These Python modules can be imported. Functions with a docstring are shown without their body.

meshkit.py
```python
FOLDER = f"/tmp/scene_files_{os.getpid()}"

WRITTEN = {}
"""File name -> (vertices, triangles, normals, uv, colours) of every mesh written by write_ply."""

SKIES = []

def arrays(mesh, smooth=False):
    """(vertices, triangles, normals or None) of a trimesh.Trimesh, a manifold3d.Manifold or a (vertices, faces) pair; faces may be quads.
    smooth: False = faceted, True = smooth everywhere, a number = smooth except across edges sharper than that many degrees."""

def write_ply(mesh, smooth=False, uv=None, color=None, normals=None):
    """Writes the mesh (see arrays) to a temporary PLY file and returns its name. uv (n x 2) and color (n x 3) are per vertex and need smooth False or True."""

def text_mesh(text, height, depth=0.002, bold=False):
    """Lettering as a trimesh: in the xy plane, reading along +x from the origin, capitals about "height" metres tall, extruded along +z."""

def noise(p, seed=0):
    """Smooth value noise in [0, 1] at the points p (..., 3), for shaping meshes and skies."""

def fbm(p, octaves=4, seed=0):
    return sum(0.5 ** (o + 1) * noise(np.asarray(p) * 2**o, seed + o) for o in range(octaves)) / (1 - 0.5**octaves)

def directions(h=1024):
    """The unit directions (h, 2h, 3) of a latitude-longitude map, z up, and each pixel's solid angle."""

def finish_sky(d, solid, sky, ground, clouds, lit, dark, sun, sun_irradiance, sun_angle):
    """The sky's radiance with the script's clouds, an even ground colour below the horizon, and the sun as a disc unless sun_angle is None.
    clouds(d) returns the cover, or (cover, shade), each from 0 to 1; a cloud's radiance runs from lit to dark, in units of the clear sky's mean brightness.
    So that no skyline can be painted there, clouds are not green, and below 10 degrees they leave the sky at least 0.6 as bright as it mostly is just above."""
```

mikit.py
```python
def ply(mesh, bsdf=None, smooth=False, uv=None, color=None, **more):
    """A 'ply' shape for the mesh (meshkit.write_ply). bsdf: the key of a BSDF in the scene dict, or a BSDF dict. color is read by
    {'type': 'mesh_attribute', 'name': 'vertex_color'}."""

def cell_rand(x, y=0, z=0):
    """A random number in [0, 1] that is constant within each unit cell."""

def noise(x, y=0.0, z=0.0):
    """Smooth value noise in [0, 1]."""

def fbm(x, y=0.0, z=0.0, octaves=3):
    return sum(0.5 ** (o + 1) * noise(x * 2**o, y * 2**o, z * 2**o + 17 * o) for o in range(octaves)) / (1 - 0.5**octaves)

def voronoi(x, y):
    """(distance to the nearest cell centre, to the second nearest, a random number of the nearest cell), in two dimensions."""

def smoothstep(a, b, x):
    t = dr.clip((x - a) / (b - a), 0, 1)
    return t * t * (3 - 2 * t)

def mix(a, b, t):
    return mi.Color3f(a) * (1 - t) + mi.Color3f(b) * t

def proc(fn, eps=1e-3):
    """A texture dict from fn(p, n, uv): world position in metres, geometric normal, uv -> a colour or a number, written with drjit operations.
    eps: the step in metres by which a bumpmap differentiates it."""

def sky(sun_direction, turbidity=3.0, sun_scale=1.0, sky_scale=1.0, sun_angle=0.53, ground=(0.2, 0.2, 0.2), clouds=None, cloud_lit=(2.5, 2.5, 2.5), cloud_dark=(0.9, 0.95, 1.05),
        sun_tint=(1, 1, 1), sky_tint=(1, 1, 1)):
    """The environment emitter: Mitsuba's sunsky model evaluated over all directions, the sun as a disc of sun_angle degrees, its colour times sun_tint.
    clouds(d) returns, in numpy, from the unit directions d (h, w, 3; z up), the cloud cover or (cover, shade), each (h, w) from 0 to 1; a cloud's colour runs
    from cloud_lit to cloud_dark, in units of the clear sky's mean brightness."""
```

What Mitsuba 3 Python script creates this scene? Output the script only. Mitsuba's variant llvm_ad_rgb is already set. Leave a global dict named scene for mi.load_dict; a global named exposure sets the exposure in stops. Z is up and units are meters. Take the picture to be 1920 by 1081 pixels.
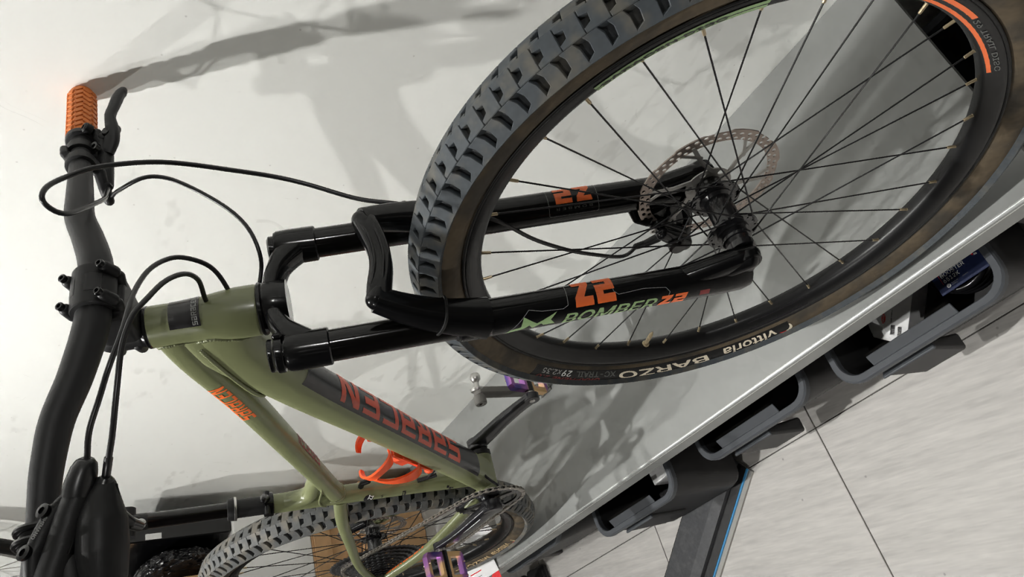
import math, random
import numpy as np, trimesh, mitsuba as mi, drjit as dr
import mikit, meshkit
from mikit import proc, noise, fbm, voronoi, cell_rand, smoothstep, mix
from shapely.geometry import Polygon, Point, box as sbox, MultiPolygon, LineString
from shapely.ops import unary_union
from shapely import affinity
from scipy.interpolate import CubicSpline

random.seed(7)
RNG = np.random.RandomState(7)
T4 = mi.ScalarTransform4f
scene, labels = {}, {}

# ------------------------------------------------------------------ camera, lights, exposure
exposure = -0.45
CAM = np.array([0.427, -0.4374, 1.4606])
FWD = np.array([-0.67576, 0.50428, -0.53763])
UPV = np.array([0.5713, 0.8192, 0.0503])
scene['camera'] = {'type': 'perspective', 'fov': 2 * math.degrees(math.atan(960 / 1391.76)), 'fov_axis': 'x', 'near_clip': 0.02, 'far_clip': 60,
                   'to_world': T4().look_at(origin=CAM.tolist(), target=(CAM + FWD).tolist(), up=UPV.tolist())}
# ceiling spotlights of the shop: position, disc radius, watts-like radiance, aim point
KEY = dict(snoot=0.085, pos=(-1.30, -0.50, 3.16), r=0.030, power=9300.0, aim=(-0.25, 0.30, 1.0))
SIDE = dict(snoot=0.05, pos=(-0.85, -3.1, 3.05), r=0.040, power=2700.0, aim=(-0.7, 0.3, 0.8))
FRONT = dict(pos=(3.2, -0.55, 2.95), r=0.034, power=2600.0, aim=(-0.3, 0.0, 0.6))
REAR = dict(snoot=0.04, pos=(-2.60, -0.62, 3.10), r=0.034, power=4300.0, aim=(-0.6, 0.1, 0.6))
PANELS = [(-2.6, -2.6), (0.4, -2.6), (3.0, -2.6), (-2.6, -5.2), (0.4, -5.2), (3.0, -5.2)]
PANEL_RADIANCE = 1.0

# ------------------------------------------------------------------ frames of reference (fork frame, bike frame -> world)
F4 = np.array([[0.912, -0.02036, -0.409684, 0.0], [0.035172, 0.998971, 0.02865, 0.010716], [0.408679, -0.040538, 0.911777, 0.781834], [0, 0, 0, 1]])
B4 = np.array([[0.912227, 0.000769, -0.409684, -0.036436], [0.012024, 0.999517, 0.02865, 0.009311], [0.409509, -0.031062, 0.911777, 0.765506], [0, 0, 0, 1]])
W4 = np.eye(4)
SHELF_Z, WALL_Y = 0.4066, 0.399


# ------------------------------------------------------------------ mesh helpers
def tm(v, f):
    return trimesh.Trimesh(np.asarray(v, float), np.asarray(f, int), process=False)


def cat(*ms):
    ms = [m for x in ms for m in (x if isinstance(x, (list, tuple)) else [x])]
    return trimesh.util.concatenate(ms) if len(ms) > 1 else ms[0]


def at(m, M):
    m = m.copy(); m.apply_transform(M); return m


def unit(v):
    v = np.asarray(v, float); return v / (np.linalg.norm(v) + 1e-12)


def spline(pts, n=40):
    p = np.asarray(pts, float)
    d = np.r_[0, np.cumsum(np.sqrt(np.linalg.norm(np.diff(p, axis=0), axis=1)))]
    t = np.linspace(0, d[-1], n)
    return CubicSpline(d, p)(t)


def grid_mesh(P, closed=True, caps=True):
    """P (n, m, 3): rings along a path."""
    n, m = P.shape[:2]
    v = P.reshape(-1, 3)
    i, j = np.meshgrid(np.arange(n - 1), np.arange(m if closed else m - 1), indexing='ij')
    a, b = i * m + j, i * m + (j + 1) % m
    c, d = a + m, b + m
    f = np.concatenate([np.stack([a, b, d], -1).reshape(-1, 3), np.stack([a, d, c], -1).reshape(-1, 3)])
    if caps and closed:
        v = np.vstack([v, P[0].mean(0), P[-1].mean(0)])
        k = np.arange(m)
        f = np.vstack([f, np.c_[np.full(m, n * m), (k + 1) % m, k], np.c_[np.full(m, n * m + 1), (n - 1) * m + k, (n - 1) * m + (k + 1) % m]])
    mesh = tm(v, f)
    return mesh


def frames(path, up=None):
    t = np.gradient(path, axis=0); t /= np.linalg.norm(t, axis=1, keepdims=True) + 1e-12
    e = np.zeros_like(t)
    if up is not None:
        e = np.asarray(up, float) - t * (t @ np.asarray(up, float))[:, None]
    else:
        a = np.array([0, 0, 1.0]) if abs(t[0][2]) < 0.9 else np.array([1.0, 0, 0])
        e[0] = a - t[0] * (a @ t[0])
        for i in range(1, len(t)):
            e[i] = e[i - 1] - t[i] * (e[i - 1] @ t[i])
            e[i] /= np.linalg.norm(e[i])
    e /= np.linalg.norm(e, axis=1, keepdims=True) + 1e-12
    return t, e, np.cross(t, e)


def tube(path, r, n=14, caps=True):
    path = np.asarray(path, float)
    r = np.broadcast_to(np.asarray(r, float), (len(path),))
    t, e, g = frames(path)
    a = np.linspace(0, 2 * np.pi, n, endpoint=False)
    P = path[:, None] + r[:, None, None] * (np.cos(a)[None, :, None] * e[:, None] + np.sin(a)[None, :, None] * g[:, None])
    return grid_mesh(P, caps=caps)


def rod(p, q, r, r2=None, n=12):
    return tube(np.array([p, q], float), [r, r if r2 is None else r2], n)


class Loft:
    """A tube of changing superellipse section: phi = 0 on the side direction, 90 degrees on the direction t x side."""
    def __init__(self, path, a, b, side, ex=2.0, n=None):
        p = np.asarray(path, float)
        d = np.r_[0, np.cumsum(np.linalg.norm(np.diff(p, axis=0), axis=1))]
        d /= d[-1]
        k = 'natural' if len(p) > 2 else 'natural'
        self.P = CubicSpline(d, p, bc_type=k) if len(p) > 2 else (lambda t: p[0] + np.outer(t, p[1] - p[0]))
        g = np.linspace(0, 1, len(a))
        self.a = lambda t: np.interp(t, g, a)
        self.b = lambda t: np.interp(t, g, b)
        self.side, self.ex = np.asarray(side, float), ex

    def point(self, t, phi, off=0.0):
        t = np.atleast_1d(np.asarray(t, float)); phi = np.broadcast_to(np.asarray(phi, float), t.shape)
        P = self.P(t)
        T = (self.P(np.clip(t + .01, 0, 1.01)) - self.P(np.clip(t - .01, -.01, 1)))
        T /= np.linalg.norm(T, axis=1, keepdims=True)
        e = self.side - T * (T @ self.side)[:, None]; e /= np.linalg.norm(e, axis=1, keepdims=True)
        g = np.cross(T, e)
        c, s = np.cos(phi), np.sin(phi)
        k = 2.0 / self.ex
        x = np.sign(c) * np.abs(c) ** k * (self.a(t) + off); y = np.sign(s) * np.abs(s) ** k * (self.b(t) + off)
        return P + x[:, None] * e + y[:, None] * g

    def mesh(self, nt=24, nphi=32, t0=0.0, t1=1.0, p0=None, p1=None, off=0.0):
        t = np.linspace(t0, t1, nt)
        full = p0 is None
        ph = np.linspace(0, 2 * np.pi, nphi, endpoint=False) if full else np.linspace(p0, p1, nphi)
        tt, pp = np.meshgrid(t, ph, indexing='ij')
        return grid_mesh(self.point(tt.ravel(), pp.ravel(), off).reshape(nt, len(ph), 3), closed=full, caps=full)


def lathe_y(profile, n=64, a0=0.0, a1=2 * np.pi, c=(0, 0)):
    """profile (r, y) points revolved about the y axis through (c[0], c[1]) of the x-z plane."""
    pr = np.asarray(profile, float)
    full = abs(a1 - a0 - 2 * np.pi) < 1e-6
    th = np.linspace(a0, a1, n, endpoint=not full)
    P = np.stack([c[0] + pr[None, :, 0] * np.cos(th)[:, None], np.broadcast_to(pr[None, :, 1], (len(th), len(pr))), c[1] + pr[None, :, 0] * np.sin(th)[:, None]], -1)
    n_, m = P.shape[:2]
    v = P.reshape(-1, 3)
    i, j = np.meshgrid(np.arange(n_ if full else n_ - 1), np.arange(m - 1), indexing='ij')
    a, b = i * m + j, i * m + j + 1
    c2, d = ((i + 1) % n_) * m + j, ((i + 1) % n_) * m + j + 1
    return tm(v, np.concatenate([np.stack([a, b, d], -1).reshape(-1, 3), np.stack([a, d, c2], -1).reshape(-1, 3)]))


def lathe(profile, axis_p, axis_d, n=32):
    """profile (r, h) revolved about the line axis_p + h * axis_d."""
    d = unit(axis_d)
    e = unit(np.cross(d, [0.3, 0.9, 0.2])); g = np.cross(d, e)
    pr = np.asarray(profile, float)
    th = np.linspace(0, 2 * np.pi, n, endpoint=False)
    P = np.asarray(axis_p)[None, None] + pr[:, None, 1, None] * d + pr[:, None, 0, None] * (np.cos(th)[None, :, None] * e + np.sin(th)[None, :, None] * g)
    return grid_mesh(P, caps=True)


_ICO = trimesh.creation.icosphere(subdivisions=2).vertices


def hull(balls):
    """Convex hull of spheres (x, y, z, r)."""
    return trimesh.convex.convex_hull(np.vstack([np.asarray(b[:3]) + b[3] * _ICO for b in balls]))


def chain_hull(balls):
    return cat([hull([p, q]) for p, q in zip(balls[:-1], balls[1:])])


def cbox(size, c=0.002, at_=(0, 0, 0), rz=0.0):
    """A chamfered box centred at at_."""
    h = np.asarray(size, float) / 2
    c = min(c, h.min() * 0.9)
    pts = []
    for sx in (-1, 1):
        for sy in (-1, 1):
            for sz in (-1, 1):
                s = np.array([sx, sy, sz]) * h
                for k in range(3):
                    d = -np.sign(s) * c; d[k] = 0
                    pts.append(s + d)
    m = trimesh.convex.convex_hull(np.array(pts))
    if rz:
        m.apply_transform(trimesh.transformations.rotation_matrix(rz, [0, 0, 1]))
    m.apply_translation(at_)
    return m


def extrude(poly, h, M=None):
    ps = list(poly.geoms) if hasattr(poly, 'geoms') else [poly]
    m = cat([trimesh.creation.extrude_polygon(p, h, engine='earcut') for p in ps if p.area > 1e-10])
    if M is not None:
        m.apply_transform(M)
    return m


def decal(polys, fn, size=0.004):
    """Flat polygons (u, v) laid on a surface by fn(u, v) -> points."""
    ps = list(polys.geoms) if hasattr(polys, 'geoms') else [polys]
    out = []
    for p in ps:
        if p.area < 1e-9:
            continue
        v, f = trimesh.creation.triangulate_polygon(p, engine='earcut')
        v3 = np.c_[v, np.zeros(len(v))]
        v3, f = trimesh.remesh.subdivide_to_size(v3, f, size, max_iter=12)
        out.append(tm(fn(v3[:, 0], v3[:, 1]), f))
    return cat(out)


def text_poly(s, height, bold=True, shear=0.0):
    m = meshkit.text_mesh(s, height, 0.001, bold)
    tri = m.triangles[(m.face_normals[:, 2] > 0.9)]
    g = unary_union([Polygon(t[:, :2]).buffer(1e-6) for t in tri])
    return affinity.skew(g, xs=shear) if shear else g


def blocks(rects):
    return unary_union([sbox(*r) if len(r) == 4 and not hasattr(r[0], '__len__') else Polygon(r) for r in rects])


# ------------------------------------------------------------------ materials
def rgb(c):
    return {'type': 'rgb', 'value': list(map(float, c))}


def mat(key, color, rough=0.5, metal=0.0, spec=0.5, coat=0.0, bump=None, bscale=1.0, coat_gloss=0.95, **kw):
    d = {'type': 'principled', 'base_color': color if isinstance(color, dict) else rgb(color), 'roughness': rough, 'metallic': metal, 'specular': spec, **kw}
    if coat:
        d |= {'clearcoat': coat, 'clearcoat_gloss': coat_gloss}
    if bump is not None:
        d = {'type': 'bumpmap', 'arbitrary': bump, 'scale': bscale, 'bsdf': d}
    scene[key] = {'type': 'twosided', 'bsdf': d}
    return key


def wall_color(p, n, uv):
    base = mi.Color3f(0.82, 0.825, 0.79)
    big = fbm(p.x * 2.1, p.y * 2.1 + 3, p.z * 2.1, 3)
    c = base * (0.965 + 0.06 * big)
    # scuff strokes and small specks
    q = fbm(p.x * 7 + 3, p.z * 7 + 11, 2.0, 2)
    st = noise(p.x * 110 + 30 * q, p.z * 38 + 22 * q, 3.0)
    m = smoothstep(0.90, 0.99, st) * smoothstep(0.58, 0.74, noise(p.x * 8 + 31, p.z * 8 + 7))
    f1, f2, w = voronoi(p.x * 13, p.z * 13)
    dot = smoothstep(0.024, 0.012, f1) * dr.select(w > 0.72, 1.0, 0.0)
    smear = smoothstep(0.60, 0.80, fbm(p.x * 20, p.z * 45, 7.0, 3)) * smoothstep(0.62, 0.78, noise(p.x * 5.5 + 2, p.z * 5.5 + 1, 8.0))
    return mix(c, mi.Color3f(0.42, 0.41, 0.38), dr.clip(0.22 * m + 0.40 * dot + 0.22 * smear, 0, 1))


def shelf_color(p, n, uv):
    f1, f2, w = voronoi(p.x * 21 + 0.7 * noise(p.x * 40, p.y * 40), p.y * 21)
    g = 0.93 + 0.05 * w + 0.07 * fbm(p.x * 60, p.y * 60, p.z * 60, 3)
    blot = smoothstep(0.60, 0.78, fbm(p.x * 26, p.y * 26, 1.0, 3)) * smoothstep(0.45, 0.7, noise(p.x * 6, p.y * 6, 4.0))
    scr = smoothstep(0.955, 0.99, noise(p.x * 150 + 20 * noise(p.x * 7, p.y * 7), p.y * 22)) * smoothstep(0.5, 0.7, noise(p.x * 9 + 3, p.y * 9))
    streak = 0.95 + 0.08 * noise(p.x * 6 + p.y * 24, p.y * 3, 9.0)
    c = mi.Color3f(0.275, 0.282, 0.274) * g * streak
    return mix(c, mi.Color3f(0.17, 0.17, 0.162), dr.clip(0.55 * blot + 0.6 * scr, 0, 1))


def floor_color(p, n, uv):
    a = p.x * 0.987 - p.y * 0.158
    b = p.x * 0.158 + p.y * 0.987
    tile = cell_rand(dr.floor((p.x + 0.545) / 0.598), dr.floor((p.y + 0.046) / 0.598))
    wob = 0.003 * noise(a * 6, b * 6)
    st = fbm(a * 9 + tile * 9, (b + wob) * 95, 2.0, 4)
    fine = noise(a * 45, (b + wob) * 330, 5.0)
    c = mi.Color3f(0.560, 0.540, 0.515) * (0.76 + 0.30 * st + 0.10 * fine) * (0.97 + 0.05 * tile)
    f1, f2, w = voronoi(p.x * 9, p.y * 9)
    spot = smoothstep(0.030, 0.012, f1) * dr.select(w > 0.8, 1.0, 0.0)
    sc = smoothstep(0.965, 0.995, noise(p.x * 120 + 14 * noise(p.x * 6, p.y * 6), p.y * 25)) * smoothstep(0.5, 0.62, noise(p.x * 4, p.y * 4, 2.0))
    stain = smoothstep(0.62, 0.85, fbm(p.x * 30, p.y * 30, 4.0, 3)) * smoothstep(0.66, 0.78, noise(p.x * 3.5 + 8, p.y * 3.5 + 2))
    return mix(c, mi.Color3f(0.22, 0.21, 0.20), dr.clip(0.45 * sc + 0.6 * spot + 0.35 * stain, 0, 1))


def dust(color, dirt, amount, sc=60):
    def fn(p, n, uv):
        t = smoothstep(0.42, 0.80, fbm(p.x * sc, p.y * sc, p.z * sc, 4))
        g = 0.85 + 0.3 * fbm(p.x * sc * 4, p.y * sc * 4, p.z * sc * 4, 2)
        return mix(mi.Color3f(color) * g, mi.Color3f(dirt), amount * t)
    return proc(fn)


def sidewall_color(p, n, uv):
    t = smoothstep(0.38, 0.72, fbm(p.x * 28, p.y * 28, p.z * 28, 4))
    g = 0.80 + 0.4 * fbm(p.x * 150, p.y * 150, p.z * 150, 2)
    c = mix(mi.Color3f(0.088, 0.067, 0.043), mi.Color3f(0.045, 0.039, 0.031), t) * g
    # chafed threads of the casing
    s = noise(uv.x * 900 + uv.y * 55 + 2 * noise(uv.x * 90, uv.y * 9), uv.y * 9)
    m = smoothstep(0.968, 0.995, s) * smoothstep(0.50, 0.64, noise(uv.x * 120, uv.y * 6, 3.0))
    return mix(c, mi.Color3f(0.34, 0.26, 0.14), 0.75 * m)


def paint_color(p, n, uv):
    g = 0.965 + 0.07 * fbm(p.x * 40, p.y * 40, p.z * 40, 2)
    return mi.Color3f(0.150, 0.163, 0.080) * g


def carton_color(p, n, uv):
    g = 0.90 + 0.13 * noise(p.x * 5, p.y * 90, p.z * 90) + 0.06 * noise(p.x * 60, p.y * 60, p.z * 60)
    return mi.Color3f(0.47, 0.285, 0.145) * g


def anod_color(p, n, uv):
    t = fbm(p.x * 26, p.y * 26, p.z * 26, 2)
    a = mix(mi.Color3f(0.40, 0.17, 0.46), mi.Color3f(0.80, 0.52, 0.26), smoothstep(0.52, 0.66, t))
    return mix(mi.Color3f(0.10, 0.07, 0.28), a, smoothstep(0.34, 0.50, t))


def grain(sc, amp=1.0):
    def fn(p, n, uv):
        return amp * noise(p.x * sc, p.y * sc, p.z * sc)
    return proc(fn, eps=3e-4)


mat('m_wall', proc(wall_color), 0.62, spec=0.3)
mat('m_ceiling', (0.40, 0.40, 0.38), 0.8)
mat('m_roomwall', (0.20, 0.19, 0.18), 0.8)
mat('m_shelf', proc(shelf_color), 0.42, metal=0.25, spec=0.5)
mat('m_floor', proc(floor_color), 0.5, spec=0.35)
mat('m_joint', (0.10, 0.095, 0.09), 0.8)
mat('m_paint', proc(paint_color), 0.32, spec=0.5, coat=0.8)
mat('m_gloss_black', (0.0025, 0.0025, 0.003), 0.14, spec=0.35, coat=0.25)
mat('m_stanchion', (0.003, 0.0025, 0.0025), 0.11, spec=0.45)
mat('m_matte_black', (0.010, 0.010, 0.0105), 0.46, spec=0.3)
mat('m_bar', (0.017, 0.017, 0.018), 0.50, spec=0.35)
mat('m_rim', (0.0065, 0.0065, 0.007), 0.36, spec=0.35)
mat('m_rubber', dust((0.052, 0.060, 0.067), (0.135, 0.120, 0.090), 0.55, 55), 0.60, spec=0.3)
mat('m_rubber_rear', dust((0.085, 0.088, 0.088), (0.19, 0.165, 0.125), 0.6, 55), 0.62, spec=0.3)
mat('m_casing', dust((0.030, 0.033, 0.036), (0.09, 0.08, 0.06), 0.5, 55), 0.65, spec=0.2)
mat('m_shelf_edge', (0.66, 0.67, 0.65), 0.28, metal=0.7, spec=0.6)
mat('m_black_rubber', (0.008, 0.008, 0.008), 0.5, spec=0.3)
mat('m_sidewall', proc(sidewall_color), 0.66, spec=0.3)
mat('m_spoke', (0.012, 0.012, 0.013), 0.25, metal=0.3)
mat('m_brass', (0.52, 0.42, 0.27), 0.35, metal=0.8)
mat('m_steel', (0.60, 0.59, 0.57), 0.28, metal=1.0)
mat('m_rotor', (0.36, 0.30, 0.265), 0.36, metal=0.85)
mat('m_chain', (0.36, 0.335, 0.30), 0.34, metal=0.9)
mat('m_cassette', (0.055, 0.055, 0.057), 0.32, metal=0.6)
mat('m_housing', (0.010, 0.010, 0.011), 0.30, spec=0.5)
mat('m_grip', (0.52, 0.150, 0.034), 0.55, spec=0.3)
mat('m_cage', (0.86, 0.095, 0.018), 0.40, spec=0.45, coat=0.3)
mat('m_orange_print', (0.80, 0.150, 0.035), 0.35, coat=0.5)
mat('m_red_print', (0.56, 0.070, 0.030), 0.32, coat=0.6)
mat('m_green_print', (0.27, 0.40, 0.185), 0.3, coat=0.5)
mat('m_black_print', (0.012, 0.011, 0.013), 0.22, coat=0.6)
mat('m_cream_print', (0.66, 0.585, 0.46), 0.5)
mat('m_white_print', (0.72, 0.72, 0.71), 0.5)
mat('m_grey_print', (0.28, 0.28, 0.275), 0.4)
mat('m_dim_print', (0.085, 0.09, 0.085), 0.4)
mat('m_gold_print', (0.58, 0.43, 0.24), 0.45)
mat('m_darkred_print', (0.19, 0.030, 0.030), 0.5)
mat('m_vivid_red', (0.66, 0.03, 0.035), 0.4)
mat('m_navy', (0.010, 0.018, 0.065), 0.42)
mat('m_blue', (0.05, 0.27, 0.52), 0.35)
mat('m_card', (0.80, 0.80, 0.80), 0.6)
mat('m_bin', (0.040, 0.042, 0.046), 0.55, spec=0.35)
mat('m_bin_rim', (0.070, 0.076, 0.085), 0.5, spec=0.35)
mat('m_bin_body', (0.022, 0.022, 0.023), 0.5, spec=0.3)
mat('m_stand', dust((0.060, 0.062, 0.067), (0.12, 0.12, 0.12), 0.4, 50), 0.55, spec=0.35)
mat('m_stand_black', (0.010, 0.010, 0.011), 0.4)
mat('m_carton', proc(carton_color), 0.8)
mat('m_foam', (0.74, 0.74, 0.72), 0.8)
mat('m_bag', (0.006, 0.006, 0.007), 0.17, spec=0.6)
mat('m_anod', proc(anod_color), 0.28, metal=0.85)
mat('m_silver_dark', (0.06, 0.06, 0.063), 0.3, metal=0.6)
mat('m_hub', (0.006, 0.006, 0.007), 0.16, spec=0.7, coat=0.5)
mat('m_silver_grey', (0.38, 0.37, 0.35), 0.4, metal=0.7)
mat('m_crank', (0.022, 0.022, 0.025), 0.17, metal=0.5, spec=0.7, coat=0.5)
mat('m_peg', (0.150, 0.145, 0.135), 0.45, metal=0.2)
mat('m_panel', (0.085, 0.083, 0.086), 0.5)
mat('m_dark_unit', (0.048, 0.046, 0.047), 0.6)
scene['m_clear'] = {'type': 'thindielectric'}
scene['m_lens'] = {'type': 'diffuse', 'reflectance': rgb((0.7, 0.7, 0.7))}


# ------------------------------------------------------------------ scene helpers
def numbered(key):
    if key not in scene and not any(k.startswith(key + '__') for k in scene):
        return key
    n = 1
    while f'{key}_{n:03d}' in scene or any(k.startswith(f'{key}_{n:03d}__') for k in scene):
        n += 1
    return f'{key}_{n:03d}'


_used = {}


def fresh(key):
    """key, or key_001, key_002 ... when it is taken."""
    if key not in _used:
        _used[key] = 0
        return key
    _used[key] += 1
    return f'{key}_{_used[key]:03d}'


def put(key, mesh, m, M=None, smooth=35, label=None, to_world=None, **kw):
    key = fresh(key)
    if M is not None and M is not W4:
        mesh = at(mesh, M)
    d = mikit.ply(mesh, m, smooth, **kw)
    if to_world is not None:
        d['to_world'] = T4(to_world)
    scene[key] = d
    if label:
        labels[key] = {'label': label}
    return key


def put_shared(key, d, M, label=None):
    key = fresh(key)
    scene[key] = {**d, 'to_world': T4(np.asarray(M).tolist())}
    if label:
        labels[key] = {'label': label}
    return key


def thing(key, label, category, group=None):
    labels[key] = {'label': label, 'category': category}
    if group:
        labels[key]['group'] = group


def structure(key):
    labels[key] = {'kind': 'structure'}


# ================================================================== the room
def quad(p, u, v):
    p, u, v = map(np.asarray, (p, u, v))
    return tm([p, p + u, p + u + v, p + v], [[0, 1, 2], [0, 2, 3]])


# wall behind the bike, and the rest of the shop
put('wall_back', cbox((9.0, 0.10, 3.3), 0.001, (0.5, WALL_Y + 0.05, 1.65)), 'm_wall', smooth=False); structure('wall_back')
put('wall_front', cbox((9.0, 0.1, 3.3), 0.001, (0.5, -7.05, 1.65)), 'm_roomwall', smooth=False); structure('wall_front')
put('wall_left', cbox((0.1, 7.4, 3.3), 0.001, (-4.05, -3.3, 1.65)), 'm_roomwall', smooth=False); structure('wall_left')
put('wall_right', cbox((0.1, 7.4, 3.3), 0.001, (5.05, -3.3, 1.65)), 'm_roomwall', smooth=False); structure('wall_right')
put('ceiling', cbox((9.2, 7.6, 0.1), 0.001, (0.5, -3.3, 3.35)), 'm_ceiling', smooth=False); structure('ceiling')
# floor: a dark bed with the tiles on it, near tiles one by one
put('floor', cbox((9.2, 7.6, 0.1), 0.001, (0.5, -3.3, -0.0545)), 'm_joint', smooth=False); structure('floor')
TS, TX, TY = 0.598, -0.545, -0.046
tile_mesh = mikit.ply(cbox((TS - 0.0028, TS - 0.0028, 0.0045), 0.0008), 'm_floor', False)
far = []
for i in range(-6, 8):
    for j in range(-12, 1):
        c = (TX + (i + 0.5) * TS, TY + (j + 0.5) * TS, -0.00225)
        if -3 <= i <= 1 and j >= -3:
            put_shared('floor__tile', tile_mesh, [[1, 0, 0, c[0]], [0, 1, 0, c[1]], [0, 0, 1, c[2]], [0, 0, 0, 1]])
        else:
            far.append(cbox((TS - 0.0028, TS - 0.0028, 0.0045), 0.0008, c))
put('floor__far_tiles', cat(far), 'm_floor', smooth=False)
labels['floor__far_tiles'] = {'kind': 'stuff'}

# lamps
def lamp(key, spec, label):
    p, d = np.array(spec['pos']), unit(np.array(spec['aim']) - np.array(spec['pos']))
    r = spec['r']
    sn = spec.get('snoot', 0.0)
    can = lathe([(r * 1.55, -0.012), (r * 1.55, sn), (r * 1.65, sn), (r * 1.65, -0.14), (r * 0.9, -0.16), (0.004, -0.16)], p, d, 24)
    put(key + '__housing', can, 'm_matte_black')
    put(key + '__stem', rod(p - d * 0.155, (p[0] - d[0] * 0.155, p[1] - d[1] * 0.155, 3.30), 0.01), 'm_matte_black')
    th = np.linspace(0, 2 * np.pi, 24, endpoint=False)
    e = unit(np.cross(d, [0.31, 0.2, 0.9])); g = np.cross(d, e)
    v = np.vstack([p + r * (np.cos(th)[:, None] * e + np.sin(th)[:, None] * g) + d * 0.001, p + d * 0.001])
    f = [[24, k, (k + 1) % 24] for k in range(24)]
    disc = tm(v, f)
    if disc.face_normals[0] @ d < 0:
        disc.invert()
    key2 = put(key + '__bulb', disc, 'm_lens', smooth=False)
    rad = spec['power']
    scene[key2]['emitter'] = {'type': 'area', 'radiance': rgb(np.array(spec.get('tint', (1, 0.99, 0.955))) * rad)}
    thing(key, label, 'spotlight')


lamp('track_spotlight', KEY, 'black track spotlight on the ceiling above the bike')
lamp('track_spotlight_001', SIDE, 'black track spotlight far across the shop')
lamp('track_spotlight_002', FRONT, 'black track spotlight in front of the front wheel')
lamp('track_spotlight_003', REAR, 'black track spotlight behind the rear wheel end of the shelf')
for k, (x, y) in enumerate(PANELS):
    q = quad((x - 0.3, y - 0.3, 3.295), (0, 0.6, 0), (0.6, 0, 0))
    key = fresh('ceiling_panel_light')
    put(key + '__diffuser', q, 'm_lens', smooth=False)
    scene[key + '__diffuser']['emitter'] = {'type': 'area', 'radiance': rgb(np.array((1, 0.985, 0.95)) * PANEL_RADIANCE)}
    fr = cat(*[cbox((0.64, 0.02, 0.02), 0.001, (x, y + s * 0.31, 3.292)) for s in (-1, 1)], *[cbox((0.02, 0.6, 0.02), 0.001, (x + s * 0.31, y, 3.292)) for s in (-1, 1)])
    put(key + '__frame', fr, 'm_ceiling', smooth=False)
    thing(key, 'square white ceiling panel light of the shop', 'ceiling light', 'ceiling panel lights')

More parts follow.
